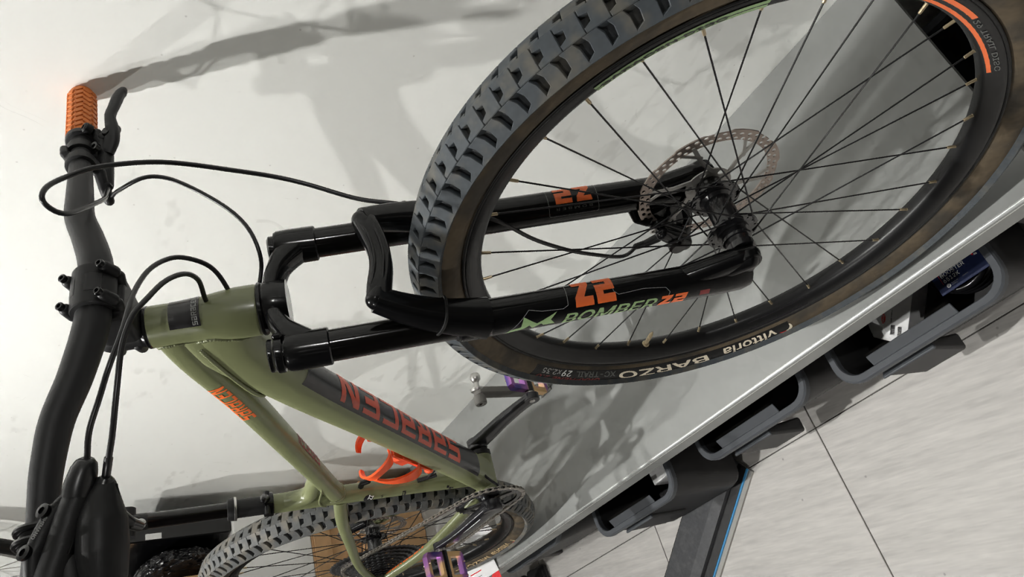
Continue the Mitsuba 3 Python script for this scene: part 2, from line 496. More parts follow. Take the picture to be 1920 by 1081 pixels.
# ------------------------------------------------------------------ the sheet-metal shelf the bike stands on
SX0, SX1, SY0 = -3.2, 0.190, -0.048
prof = []
for a in np.linspace(90, 0, 7):
    prof.append((SY0 + 0.004 - 0.004 * math.cos(math.radians(a)) * 1 , SHELF_Z - 0.004 + 0.004 * math.sin(math.radians(a))))
pr = [(WALL_Y - 0.001, SHELF_Z)] + prof + [(SY0, SHELF_Z - 0.046), (SY0 + 0.012, SHELF_Z - 0.046), (SY0 + 0.012, SHELF_Z - 0.012), (WALL_Y - 0.001, SHELF_Z - 0.012)]
P = np.array([[(x, y, z) for (y, z) in pr] for x in (SX0, SX1)])
put('metal_shelf__deck', grid_mesh(P), 'm_shelf', smooth=30)
for x in (-2.6, -1.60, -1.1125, -0.701, 0.074):
    put('metal_shelf__bracket', cbox((0.026, 0.36, 0.394), 0.003, (x, 0.205, 0.1975)), 'm_dark_unit', smooth=False)
roll = [(SY0 + 0.0060 - 0.0064 * math.sin(a), SHELF_Z - 0.0060 + 0.0064 * math.cos(a)) for a in np.linspace(-0.1, 1.65, 9)] + [(SY0 + 0.004, SHELF_Z - 0.006), (SY0 + 0.006, SHELF_Z - 0.003)]
put('metal_shelf__rolled_edge', grid_mesh(np.array([[(x, y, z) for y, z in roll] for x in (SX0, SX1)])), 'm_shelf_edge', smooth=40)
thing('metal_shelf', 'long grey sheet-metal display shelf with rolled front edge under the bike', 'shelf')
put('display_cabinet__body', cbox((0.8, 0.41, 1.00), 0.004, (0.92, 0.180, 0.50)), 'm_dark_unit', smooth=False)
put('display_cabinet__top', cbox((0.82, 0.43, 0.018), 0.003, (0.92, 0.175, 1.009)), 'm_dark_unit', smooth=False)
thing('display_cabinet', 'dark grey display unit standing beyond the right end of the metal shelf', 'cabinet')

# ================================================================== the bicycle
BK = 'mountain_bike__'
thing('mountain_bike', 'olive green hardtail mountain bike with orange grips standing on the metal shelf against the wall', 'bicycle')
PITCH = math.radians(3.6)
TIRE_R, CASING = 0.3415, 0.0264


def knob(length, width, height, taper=0.82, notch=0.0, skew=0.0):
    """A tread block: x along the tread, y across, z outward; six-sided, tapering outward."""
    l, w = length / 2, width / 2
    base = np.array([(-l, -w * 0.80), (-l * 0.45, -w), (l * 0.8, -w), (l, -w * 0.45 + skew), (l, w * 0.80), (l * 0.5, w), (-l * 0.8, w), (-l, w * 0.35 + skew)])
    n = len(base)
    rings = [np.c_[base, np.full(n, -0.0035)], np.c_[base * 0.97, np.full(n, height * 0.72)], np.c_[base * [0.97 * taper + 0.12, 0.97 * taper + 0.12], np.full(n, height)]]
    m = grid_mesh(np.array(rings))
    if m.volume < 0:
        m.invert()
    return m


def tire_frame(th, psi, c=(0, 0), rr=None):
    """Place a tread block: angle th around the wheel, psi across the crown."""
    rr = CASING if rr is None else rr
    rad = np.array([math.cos(th), 0, math.sin(th)]); tan = np.array([-math.sin(th), 0, math.cos(th)]); ax = np.array([0, 1.0, 0])
    n = rad * math.cos(psi) + ax * math.sin(psi)
    lat = -rad * math.sin(psi) + ax * math.cos(psi)
    p = np.array([c[0], 0, c[1]]) + rad * TIRE_R + n * rr
    M = np.eye(4); M[:3, 0], M[:3, 1], M[:3, 2], M[:3, 3] = tan, lat, n, p
    if np.linalg.det(M[:3, :3]) < 0:
        M[:3, 1] *= -1
    return M


def tire_profile(a0, a1, n, rr=CASING):
    return [(TIRE_R + rr * math.cos(a), rr * math.sin(a)) for a in np.linspace(a0, a1, n)]


def torus_point(th, psi, off=0.0004, c=(0, 0), squash=True):
    rr = CASING + off
    r = TIRE_R + rr * np.cos(psi)
    return np.stack([c[0] + r * np.cos(th), rr * np.sin(psi), c[1] + r * np.sin(th)], -1)


def wheel(prefix, M, c, nip0, step, tread_m, flR, flL, rflR, rflL, label_front):
    """Tyre, rim, spokes and nipples of one wheel. c: centre in the frame M; nip0: angle of nipple 0."""
    tire, rim = BK + prefix + '_tire', BK + prefix + '_rim'
    N = 120
    # casing under the tread, sidewalls down to the bead
    put(tire + '__casing', lathe_y(tire_profile(-1.36, 1.36, 26), N, c=c), 'm_casing', M, smooth=True)
    for s in (-1, 1):
        pr = tire_profile(1.34, 2.62, 14, CASING + 0.0002)
        pr = [(r, y) for r, y in pr] + [(0.3145, 0.0140)]
        pr = np.array(pr) * [1, s]
        m = lathe_y(pr, 160, c=c)
        th = np.repeat(np.arange(160) / 160, len(pr)); v = np.tile(np.linspace(0, 1, len(pr)), 160)
        put(tire + '__sidewall', m, 'm_sidewall', M, smooth=True, uv=np.c_[v, th])
        # mould ridge between tread and sidewall, bead ring at the rim
        put(tire + '__ridge', lathe_y([(TIRE_R + (CASING + o) * math.cos(a), s * (CASING + o) * math.sin(a)) for o, a in ((0, 1.30), (0.0010, 1.335), (0, 1.38))], N, c=c), 'm_black_rubber', M, smooth=True)
        put(tire + '__bead', lathe_y([(0.3195, s * 0.0175), (0.3182, s * 0.0186), (0.3162, s * 0.0176), (0.3155, s * 0.0150)], N, c=c), 'm_black_rubber', M, smooth=True)
    # rim: deep matte section
    half = [(0.3165, 0.0150), (0.3160, 0.0168), (0.3145, 0.0172), (0.3100, 0.0168), (0.3030, 0.0135), (0.2975, 0.0095), (0.2952, 0.0060), (0.2945, 0.0030), (0.2944, 0.0)]
    pr = half + [(r, -y) for r, y in half[::-1][1:]]
    put(rim + '__hoop', lathe_y(pr, 180, c=c), 'm_rim', M, smooth=True)
    C = np.array([c[0], 0, c[1]])
    for k in range(32):
        th = nip0 - k * 2 * math.pi / 32
        side = -1 if k % 2 == 0 else 1
        lead = {0: -1, 1: 1, 2: 1, 3: -1}[k % 4]
        fy, fr = (flR, rflR) if side < 0 else (flL, rflL)
        ha = th + lead * math.radians(74)
        hub_p = C + np.array([fr * math.cos(ha), fy + (0.0025 if lead > 0 else -0.0025), fr * math.sin(ha)])
        nip_p = C + np.array([0.2955 * math.cos(th), side * 0.0022, 0.2955 * math.sin(th)])
        d = unit(hub_p - nip_p)
        put(rim + '__spoke', tube([nip_p + d * 0.008, nip_p + d * 0.03, nip_p + d * 0.14, hub_p - d * 0.0005], [0.00095, 0.00095, 0.00085, 0.001], 7), 'm_spoke', M, smooth=True)
        put(rim + '__nipple', tube([nip_p - d * 0.004, nip_p + d * 0.0008, nip_p + d * 0.0012, nip_p + d * 0.0115, nip_p + d * 0.012], [0.0023, 0.0023, 0.0018, 0.0017, 0.0012], 8), 'm_brass', M, smooth=40)
    return tire, rim


NIP0, STEP = -0.396, -2 * math.pi / 32
FT, FR = wheel('front', F4, (0, 0), NIP0, STEP, 'm_rubber', -0.028, 0.023, 0.0265, 0.0265, True)

# tread blocks of the front tyre
def block(poly, height, taper=0.0006):
    """A tread block from its outline (x along the tread, y across)."""
    P = Polygon(poly)
    top = P.buffer(-taper, join_style=2)
    p, q = np.array(P.exterior.coords)[:-1], np.array(top.exterior.coords)[:-1]
    n = len(p)
    k = np.argmin(((q[None] - p[:, None]) ** 2).sum(-1), axis=1)
    ring = [np.c_[p * 1.01, np.full(n, -0.0040)], np.c_[p, np.full(n, height - 0.0007)], np.c_[q[k], np.full(n, height)]]
    side = grid_mesh(np.array(ring), caps=False)
    v, f = trimesh.creation.triangulate_polygon(Polygon(q[k]).buffer(0), engine='earcut')
    lid = tm(np.c_[v, np.full(len(v), height)], f)
    if lid.face_normals[0, 2] < 0:
        lid.invert()
    r0 = side.face_normals[0] @ np.r_[np.mean(side.triangles[0], axis=0)[:2] - P.centroid.coords[0], 0]
    if Polygon(p).exterior.is_ccw is False:
        side.invert()
    return cat(side, lid)


mm = lambda pts: [(x * 1e-3, y * 1e-3) for x, y in pts]
# wide blocks, cut back at one end so that a dark pocket opens between neighbours
SIDE_K = block(mm([(-11.5, -3.6), (-8.6, -10.6), (5.6, -10.6), (2.6, -4.4), (3.4, 4.6), (11.5, 8.8), (11.5, 11.6), (-11.5, 11.6)]), 0.0056)
MID_K = block(mm([(-11.5, -11.4), (11.2, -11.4), (11.5, -5.6), (3.6, -3.8), (4.4, 3.8), (11.5, 6.8), (11.2, 11.4), (-11.2, 11.4)]), 0.0055)
ROWS = [(-1.02, 0.0, 'side'), (-0.335, 0.52, 'mid'), (0.335, 0.05, 'mid'), (1.02, 0.5, 'side')]
K_PLY = {'side': mikit.ply(SIDE_K, 'm_rubber', 25), 'mid': mikit.ply(MID_K, 'm_rubber', 25)}
rest = []
for ri, (psi, ph, kind) in enumerate(ROWS):
    for k in range(100):
        th = math.radians(59.2) + (k + ph) * PITCH
        deg = math.degrees(th) % 360
        own = (ri == 0) or (ri == 1 and (deg < 150)) or (ri == 2 and 15 < deg < 135) or (ri == 3 and 20 < deg < 120)
        Mk = tire_frame(th, psi)
        if psi > 0:
            Mk = Mk @ np.diag([-1, -1, 1, 1])
        if own:
            put_shared(FT + '__knob', K_PLY[kind], F4 @ Mk)
        else:
            rest.append(at(SIDE_K if kind == 'side' else MID_K, Mk))
put(FT + '__far_knobs', cat(rest), 'm_rubber', F4, smooth=25)
labels[FT + '__far_knobs'] = {'kind': 'stuff'}


# lettering on the tyre, reading clockwise on the right side, tops outward
def side_text(key, poly, th0, r0, c, M, m, k=1.0):
    """u runs clockwise (decreasing angle) from th0, v outward from radius r0."""
    def fn(u, v):
        th = th0 - u / (r0 + 0.01)
        r = r0 + v
        cosp = np.clip((r - TIRE_R) / (CASING + 0.0006), -1, 1)
        psi = -np.arccos(cosp)
        return np.stack([c[0] + r * np.cos(th), (CASING + 0.0007) * np.sin(psi), c[1] + r * np.sin(th)], -1)
    put(key, decal(poly, fn, 0.0035), m, M, smooth=True)


def ink_band(key, th0, th1, r0, r1, c, M, m):
    n = int(abs(th1 - th0) / 0.015) + 2
    th = np.linspace(th0, th1, n)
    P = []
    for r in np.linspace(r0, r1, 5):
        psi = -math.acos(max(-1, min(1, (r - TIRE_R) / (CASING + 0.0004))))
        P.append(np.stack([c[0] + r * np.cos(th), np.full(n, (CASING + 0.0005) * math.sin(psi)), c[1] + r * np.sin(th)], -1))
    put(key, grid_mesh(np.array(P), closed=False, caps=False), m, M, smooth=True)


R = math.radians
ink_band(FT + '__ink_band', R(215), R(140), 0.3250, 0.3490, (0, 0), F4, 'm_black_rubber')
def fit(poly, w, h):
    x0, y0, x1, y1 = poly.bounds
    p = affinity.translate(poly, -x0, -y0)
    return affinity.scale(p, w / (x1 - x0), h / (y1 - y0), origin=(0, 0))
ARC = lambda a, b: R(abs(b - a)) * 0.337
side_text(FT + '__lettering', fit(text_poly('vittoria', 0.015), ARC(211, 196.5), 0.0165), R(211.3), 0.3270, (0, 0), F4, 'm_cream_print')
side_text(FT + '__lettering', fit(text_poly('BARZO', 0.015, shear=-8), ARC(193, 167), 0.0150), R(193), 0.3285, (0, 0), F4, 'm_cream_print')
side_text(FT + '__lettering', fit(text_poly('XC-TRAIL', 0.011, shear=-8), ARC(166, 153.6), 0.0095), R(166), 0.3265, (0, 0), F4, 'm_dim_print')
side_text(FT + '__lettering', fit(text_poly('29', 0.011), ARC(152.2, 149.2), 0.0100), R(152.2), 0.3265, (0, 0), F4, 'm_white_print')
side_text(FT + '__lettering', fit(text_poly('x2.35', 0.011), ARC(148.8, 142.6), 0.0085), R(148.8), 0.3268, (0, 0), F4, 'm_grey_print')
side_text(FT + '__lettering', fit(text_poly('GRAPHENE 2.0', 0.008), ARC(162, 141.5), 0.0085), R(162), 0.3385, (0, 0), F4, 'm_darkred_print')
swoosh = Point(0, 0).buffer(0.011, 24).difference(affinity.translate(Point(0, 0).buffer(0.0105, 24), 0.003, -0.004)).intersection(sbox(-0.02, -0.006, 0.02, 0.02))
side_text(FT + '__emblem', affinity.translate(swoosh.intersection(sbox(0.0, -1, 1, 1)), 0.009, 0.0085), R(215.2), 0.3270, (0, 0), F4, 'm_vivid_red')
side_text(FT + '__emblem', affinity.translate(swoosh.intersection(sbox(-1, -1, 0.0, 1)), 0.009, 0.0085), R(215.2), 0.3270, (0, 0), F4, 'm_cream_print')


# decals on the rim (right side)
def rim_strip(key, th0, th1, f0, f1, m, side=-1, off=0.0005):
    a, b = np.array([0.3100, 0.0168]), np.array([0.2975, 0.0095])
    th = np.linspace(th0, th1, 40)
    P = []
    for f in (f0, f1):
        r, y = a * (1 - f) + b * f + np.array([-0.5, 0.86]) * off
        P.append(np.stack([r * np.cos(th), np.full(40, side * y), r * np.sin(th)], -1))
    put(key, grid_mesh(np.array(P), closed=False, caps=False), m, F4, smooth=True)


def rim_text(key, poly, th0, f0, f1, m, sgn=-1, side=-1):
    a, b = np.array([0.3100, 0.0168]), np.array([0.2975, 0.0095])
    def fn(u, v):
        th = th0 + sgn * u / 0.303
        f = f0 + (f1 - f0) * v / 0.015
        r = a[0] * (1 - f) + b[0] * f - 0.0005; y = a[1] * (1 - f) + b[1] * f + 0.0008
        return np.stack([r * np.cos(th), side * y, r * np.sin(th)], -1)
    put(key, decal(poly, fn, 0.004), m, F4, smooth=True)


rim_strip(FR + '__orange_decal', R(307.8), R(345), 0.52, 0.95, 'm_orange_print')
rim_strip(FR + '__orange_decal', R(327.5), R(345), 0.02, 0.46, 'm_orange_print')
rim_text(FR + '__lettering', fit(text_poly('29 TRAIL DISC', 0.006), 0.10, 0.0054), R(327), 0.10, 1.1, 'm_dim_print')
rim_strip(FR + '__green_decal', R(42), R(12), -0.05, 1.0, 'm_green_print', off=0.0006)
rim_text(FR + '__lettering', fit(text_poly('SARACEN DISC', 0.006, shear=-10), 0.118, 0.0093), R(41), 0.85, -0.15, 'm_black_print', sgn=-1)
rim_strip(FR + '__green_decal', R(222), R(205), -0.05, 1.0, 'm_black_print', off=0.0002)
# valve
thv = NIP0 - 14.5 * 2 * math.pi / 32
vd = np.array([-math.cos(thv), 0, -math.sin(thv)])
vp = -vd * 0.2950
put(FR + '__valve', lathe([(0.0055, -0.002), (0.0055, 0.0018), (0.0045, 0.003), (0.0031, 0.0032), (0.0031, 0.020), (0.0024, 0.0205), (0.0024, 0.023), (0.0030, 0.0233), (0.0030, 0.0262), (0.0020, 0.027), (0.0022, 0.030), (0.0011, 0.0305), (0.0010, 0.0335)], vp, vd, 16), 'm_brass', F4, label='brass presta valve')


# ------------------------------------------------------------------ hub, rotor, caliper
def flange(r, y, t, holes, hr, rh):
    p = Point(0, 0).buffer(r, 48)
    # scalloped edge
    p = p.difference(unary_union([Point((r + 0.0035) * math.cos(a), (r + 0.0035) * math.sin(a)).buffer(0.0055, 12) for a in np.arange(8) * math.pi / 4 + 0.39]))
    hs = unary_union([Point(hr * math.cos(a), hr * math.sin(a)).buffer(rh, 8) for a in np.arange(holes) * 2 * math.pi / holes])
    m = extrude(p.difference(hs), t)
    return at(m, np.array([[1, 0, 0, 0], [0, 0, 1, y - t / 2], [0, 1, 0, 0], [0, 0, 0, 1]]))


def hub(key, M, c, flR, flL, yR, yL):
    put(key + '__shell', lathe_y([(0.0, flR - 0.004), (0.019, flR - 0.004), (0.0195, flR), (0.019, flR + 0.003), (0.0165, flR + 0.006), (0.0165, flL - 0.006), (0.020, flL - 0.003), (0.0205, flL), (0.018, flL + 0.006), (0.0, flL + 0.007)], 48, c=c), 'm_hub', M)
    for fy in (flR, flL):
        m = flange(0.0305, fy, 0.003, 16, 0.0262, 0.0014); m.apply_translation((c[0], 0, c[1]))
        put(key + '__flange', m, 'm_hub', M, smooth=30)
    put(key + '__end_cap', lathe_y([(0.0, flR - 0.003), (0.0155, flR - 0.003), (0.0155, flR - 0.010), (0.0175, flR - 0.0105), (0.0175, flR - 0.014), (0.0150, flR - 0.0145), (0.0135, flR - 0.020), (0.0160, flR - 0.0205), (0.0160, yR), (0.0, yR)], 40, c=c), 'm_hub', M)
    put(key + '__end_cap', lathe_y([(0.0, flL + 0.003), (0.0165, flL + 0.004), (0.0160, yL), (0.0, yL)], 40, c=c), 'm_hub', M)


hub(BK + 'front_hub', F4, (0, 0), -0.028, 0.023, -0.056, 0.056)


def rotor(key, M, c, y, R_, rot=0.3):
    th = np.linspace(0, 2 * np.pi, 361)[:-1]
    rr = R_ - 0.0022 * (0.5 + 0.5 * np.sign(np.sin(8 * th + 0.4))) * np.clip(np.abs(np.sin(8 * th + 0.4)) * 3, 0, 1)
    outer = Polygon(np.c_[rr * np.cos(th), rr * np.sin(th)])
    ring = outer.difference(Point(0, 0).buffer(R_ - 0.0150, 96))
    holes = []
    for k in range(48):
        a = k * 2 * math.pi / 48
        for q in range(2):
            r = R_ - 0.0118 + q * 0.0068 + 0.0012 * math.sin(6 * a)
            b = a + (0.065 if q else 0)
            e = affinity.scale(Point(0, 0).buffer(0.0023, 6), 1.0, 1.3)
            holes.append(affinity.translate(affinity.rotate(e, math.degrees(b)), r * math.cos(b), r * math.sin(b)))
    ring = ring.difference(unary_union(holes))
    arms = []
    for k in range(6):
        a = rot + k * math.pi / 3
        p = np.array([0.020 * math.cos(a - 0.5), 0.020 * math.sin(a - 0.5)])
        q = np.array([(R_ - 0.014) * math.cos(a + 0.22), (R_ - 0.014) * math.sin(a + 0.22)])
        arms.append(LineString([p, (p + q) / 2 + 0.004 * np.array([-math.sin(a), math.cos(a)]), q]).buffer(0.0027, 6))
        q2 = np.array([(R_ - 0.014) * math.cos(a + 0.42), (R_ - 0.014) * math.sin(a + 0.42)])
        arms.append(LineString([(p + 2 * q) / 3, q2]).buffer(0.0018, 6))
    spider = unary_union(arms + [Point(0, 0).buffer(0.029, 48)]).difference(unary_union([Point(0, 0).buffer(0.0165, 32)] + [Point(0.0235 * math.cos(a), 0.0235 * math.sin(a)).buffer(0.0042, 12) for a in rot + np.arange(6) * math.pi / 3 + 0.3]))
    MM = np.array([[1, 0, 0, c[0]], [0, 0, 1, y], [0, 1, 0, c[1]], [0, 0, 0, 1]])
    put(key + '__ring', extrude(ring, 0.0018, MM), 'm_rotor', M, smooth=20)
    put(key + '__spider', extrude(spider, 0.0018, MM), 'm_silver_grey', M, smooth=20)


rotor(BK + 'front_disc_rotor', F4, (0.0, 0.0), 0.0450, 0.090)
CALI = BK + 'front_brake_caliper'
put(CALI + '__body', cat(hull([(-0.062, 0.046, 0.052, 0.010), (-0.086, 0.046, 0.014, 0.011), (-0.066, 0.062, 0.048, 0.009), (-0.090, 0.062, 0.014, 0.010)]),
                         hull([(-0.062, 0.030, 0.050, 0.009), (-0.088, 0.030, 0.014, 0.011), (-0.066, 0.040, 0.048, 0.008), (-0.09, 0.04, 0.014, 0.009)])), 'm_gloss_black', F4)
put(CALI + '__piston_cap', lathe([(0.0, 0), (0.0115, 0), (0.0115, 0.006), (0.009, 0.009), (0.0, 0.009)], (-0.078, 0.0220, 0.030), (0, -1, 0), 24), 'm_stanchion', F4)
for bx, bz in ((-0.058, 0.062), (-0.096, 0.004)):
    put(CALI + '__bolt', lathe([(0.0052, 0), (0.0052, 0.004), (0.0030, 0.004), (0.0030, 0.002), (0.0001, 0.002)], (bx, 0.036, bz), (0, -1, 0), 12), 'm_steel', F4)
put(CALI + '__banjo', chain_hull([(-0.098, 0.050, 0.040, 0.006), (-0.112, 0.054, 0.052, 0.0048), (-0.118, 0.056, 0.064, 0.0042)]), 'm_matte_black', F4)

# ------------------------------------------------------------------ fork
FK = BK + 'fork'
LX, LY = -0.027, 0.069
for s in (-1, 1):
    put(FK + '__stanchion', rod((LX, s * LY, 0.28), (LX, s * LY, 0.50), 0.0170, n=40), 'm_stanchion', F4)
    put(FK + '__top_cap', lathe([(0.0165, 0), (0.0165, 0.003), (0.0150, 0.0035), (0.0150, 0.0085), (0.0125, 0.0105), (0.0, 0.0105)], (LX, s * LY, 0.5120), (0, 0, 1), 24), 'm_gloss_black', F4)
put(FK + '__lockout_dial', cat(lathe([(0.0185, 0), (0.0192, 0.001), (0.0192, 0.007), (0.0175, 0.0085), (0.0, 0.0085)], (LX, -LY, 0.5165), (0, 0, 1), 40), cbox((0.008, 0.006, 0.010), 0.002, (LX + 0.016, -LY + 0.012, 0.520))), 'm_gloss_black', F4)
put(FK + '__lockout_dial', lathe([(0.0168, 0), (0.0172, 0.0008), (0.0172, 0.0038), (0.0160, 0.0046), (0.0, 0.0046)], (LX, -LY, 0.5268), (0, 0, 1), 32), 'm_gloss_black', F4)
# crown: two sleeves joined by an arched bridge
sl = [lathe([(0.0185, 0), (0.0200, 0.0015), (0.0202, 0.030), (0.0196, 0.042), (0.0180, 0.0455), (0.0, 0.0455)], (LX, s * LY, 0.4690), (0, 0, 1), 40) for s in (-1, 1)]
SXF = -0.0385
br = Loft([(LX + 0.001, -LY + 0.004, 0.495), (LX + 0.000, -0.045, 0.511), (SXF + 0.004, -0.018, 0.5225), (SXF + 0.004, 0.018, 0.5225), (LX + 0.000, 0.045, 0.511), (LX + 0.001, LY - 0.004, 0.495)], [0.017, 0.0155, 0.019, 0.019, 0.0155, 0.017], [0.0185, 0.0120, 0.0105, 0.0105, 0.0120, 0.0185], (1, 0, 0), ex=2.6)
put(FK + '__crown', cat(sl, br.mesh(40, 32), lathe([(0.027, -0.012), (0.0285, 0.0), (0.0285, 0.010), (0.026, 0.014), (0.0, 0.014)], (SXF, 0, 0.5195), (0, 0, 1), 40)), 'm_gloss_black', F4)
# lowers: legs, drop-outs and the arch in front
for s in (-1, 1):
    leg = lathe([(0.0178, 0.335), (0.0205, 0.334), (0.0212, 0.330), (0.0212, 0.312), (0.0205, 0.300), (0.0200, 0.24), (0.0198, 0.10), (0.0196, 0.020), (0.0188, 0.002), (0.0160, -0.008), (0.0090, -0.0125), (0.0, -0.0135)], (LX, s * LY, 0.0), (0, 0, 1), 40)
    drop = cat(hull([(LX + 0.004, s * 0.067, 0.075, 0.0150), (LX + 0.004, s * 0.067, -0.002, 0.0120), (0.000, s * 0.0660, 0.012, 0.0130), (0.002, s * 0.0660, -0.004, 0.0120)]),
               hull([(0.002, s * 0.0680, 0.0, 0.0120), (0.002, s * 0.0710, 0.0, 0.0120), (-0.012, s * 0.069, 0.022, 0.012)]),
               lathe([(0.0140, 0), (0.0150, 0.002), (0.0150, 0.010), (0.0138, 0.0115), (0.0, 0.0115)], (0, s * 0.0645, 0), (0, s, 0), 40))
    put(FK + '__lower_leg', cat(leg, drop), 'm_gloss_black', F4)
    put(FK + '__wiper_seal', lathe([(0.0186, 0), (0.0200, 0.001), (0.0200, 0.004), (0.0184, 0.006), (0.0172, 0.006)], (LX, s * LY, 0.3335), (0, 0, 1), 40), 'm_matte_black', F4)
put(FK + '__axle_bolt', lathe([(0.0, -0.004), (0.0045, -0.004), (0.0045, 0.0012), (0.0060, 0.0014), (0.0095, 0.0014), (0.0108, 0.0), (0.0108, -0.004)], (0, -0.0765, 0), (0, -1, 0), 24), 'm_silver_dark', F4)
put(FK + '__caliper_mount', cat(chain_hull([(LX - 0.008, 0.066, 0.085, 0.010), (-0.052, 0.052, 0.078, 0.007), (-0.054, 0.046, 0.066, 0.0065)]), chain_hull([(LX - 0.008, 0.066, 0.015, 0.010), (-0.070, 0.054, 0.004, 0.007), (-0.098, 0.046, 0.002, 0.0065)]), hull([(LX - 0.01, 0.066, 0.08, 0.006), (LX - 0.01, 0.066, 0.015, 0.006), (-0.056, 0.052, 0.072, 0.004), (-0.092, 0.050, 0.004, 0.004)])), 'm_gloss_black', F4)
arch = Loft([(LX + 0.004, -0.0715, 0.305), (-0.008, -0.0690, 0.350), (0.010, -0.0600, 0.395), (0.0195, -0.0530, 0.4165)], [0.0200, 0.0175, 0.0150, 0.0120], [0.0215, 0.0180, 0.0155, 0.0130], (1, 0, 0), ex=2.8)
archl = Loft([(LX + 0.004, 0.0715, 0.305), (-0.008, 0.0690, 0.350), (0.010, 0.0600, 0.395), (0.0195, 0.0530, 0.4165)], [0.0200, 0.0175, 0.0150, 0.0120], [0.0215, 0.0180, 0.0155, 0.0130], (1, 0, 0), ex=2.8)
bridge = Loft([(0.0160, -0.0560, 0.4140), (0.0185, -0.040, 0.4110), (0.0185, -0.018, 0.4060), (0.0180, 0.0, 0.4045), (0.0185, 0.018, 0.4060), (0.0185, 0.040, 0.4110), (0.0160, 0.0560, 0.4140)], [0.0120, 0.0125, 0.0110, 0.0105, 0.0110, 0.0125, 0.0120], [0.0130, 0.0130, 0.0125, 0.0120, 0.0125, 0.0130, 0.0130], (1, 0, 0), ex=3.2)
put(FK + '__arch', cat(arch.mesh(40, 36), archl.mesh(40, 36), bridge.mesh(50, 36), hull([(0.0195, -0.0530, 0.4165, 0.0110), (0.0190, -0.046, 0.4130, 0.0118), (0.014, -0.057, 0.4060, 0.0125)]), hull([(0.0195, 0.0530, 0.4165, 0.0110), (0.0190, 0.046, 0.4130, 0.0118), (0.014, 0.057, 0.4060, 0.0125)])), 'm_gloss_black', F4)
# a raised rib and a dark recess along the arch bridge
for o in (-0.006, 0.006):
    put(FK + '__arch_rib', tube(spline([(0.0290, -0.040, 0.4125 + o), (0.0300, -0.02, 0.4075 + o * 0.8), (0.0298, 0, 0.4055 + o * 0.8), (0.0300, 0.02, 0.4075 + o * 0.8), (0.0290, 0.040, 0.4125 + o)], 24), 0.0016, 8), 'm_gloss_black', F4)
# zip tie round the right arm of the arch
zt = arch.point(np.full(40, 0.42), np.linspace(0, 2 * np.pi, 40), 0.0012)
put(FK + '__zip_tie', cat(tube(zt, 0.0017, 6), cbox((0.005, 0.005, 0.007), 0.001, arch.point([0.42], [math.radians(185)], 0.003)[0])), 'm_black_rubber', F4)


# fork decals
def leg_map(side, z0, du, phi0, dphi, r=0.0201):
    """u along the leg from z0 in the direction du, v across from angle phi0 (0 = forward, positive to the left)."""
    def fn(u, v):
        ph = phi0 + dphi * v / r
        return np.stack([LX + (r + 0.0004) * np.cos(ph), side * LY + (r + 0.0004) * np.sin(ph), z0 + du * u], -1)
    return fn


GZ = Polygon([(0.10, 1.0), (1.0, 1.0), (0.92, 0.72), (0.52, 0.30), (0.98, 0.30), (0.94, 0.0), (0.0, 0.0), (0.06, 0.30), (0.52, 0.74), (0.12, 0.74)])
G2 = Polygon([(0.02, 1.0), (0.97, 1.0), (0.97, 0.40), (0.38, 0.40), (0.38, 0.28), (0.97, 0.28), (0.97, 0.0), (0.0, 0.0), (0.0, 0.64), (0.60, 0.64), (0.60, 0.76), (0.02, 0.76)])
def z2(w, h, gap=0.0025):
    a = affinity.skew(GZ, xs=-6, origin=(0, 0))
    return unary_union([affinity.scale(a, w, h, origin=(0, 0)), affinity.translate(affinity.scale(G2, w, h, origin=(0, 0)), w + gap, 0)])
put(FK + '__decal', decal(z2(0.0225, 0.0345), leg_map(-1, 0.2075, -1, R(-49), 1), 0.003), 'm_orange_print', F4, smooth=True, label='orange Z2 decal')
BOM = fit(text_poly('BOMBER', 0.014, shear=18), 0.112, 0.0150)
cuts = unary_union([sbox(-1, 0.0072, 1, 0.0080)])
put(FK + '__decal', decal(BOM.difference(cuts), leg_map(-1, 0.2240, -1, R(-106), 1), 0.003), 'm_green_print', F4, smooth=True, label='green BOMBER decal')
put(FK + '__decal', decal(affinity.skew(z2(0.0155, 0.0145, 0.001), xs=16, origin=(0, 0)), leg_map(-1, 0.1110, -1, R(-104), 1), 0.003), 'm_orange_print', F4, smooth=True, label='small orange Z2 decal')
MLOGO = Polygon([(0.0, 0.0), (0.10, 0.30), (0.30, 0.42), (0.36, 1.0), (0.60, 0.52), (0.98, 1.0), (0.86, 0.62), (0.94, 0.28), (0.72, 0.30), (0.68, 0.46), (0.52, 0.18), (0.46, 0.46), (0.34, 0.22), (0.20, 0.16)])
put(FK + '__decal', decal(affinity.scale(MLOGO, 0.060, 0.022, origin=(0, 0)), leg_map(-1, 0.2880, -1, R(-112), 1), 0.003), 'm_green_print', F4, smooth=True, label='green M logo decal')
outl = LineString([(0.0, 0.0), (0.028, 0.0285), (0.042, 0.0250), (0.066, 0.0235), (0.072, 0.0265), (0.0735, 0.0540)]).buffer(0.00028)
outl2 = LineString([(0.1245, 0.0580), (0.1255, 0.0330), (0.1305, 0.0285), (0.160, 0.0300), (0.186, 0.0270), (0.1905, 0.0215), (0.188, 0.0150)]).buffer(0.00028)
put(FK + '__decal_outline', decal(unary_union([outl, outl2]), leg_map(-1, 0.2880, -1, R(-112), 1), 0.003), 'm_grey_print', F4, smooth=True)
put(FK + '__marking', decal(affinity.rotate(text_poly('20.5+', 0.0052), 90, origin=(0, 0)), leg_map(-1, 0.3020, -1, R(-100), 1, 0.0206), 0.003), 'm_grey_print', F4, smooth=True)
put(FK + '__warning_sticker', decal(sbox(0, 0, 0.012, 0.007), leg_map(-1, 0.060, -1, R(-88), 1, 0.0194), 0.003), 'm_darkred_print', F4, smooth=True)
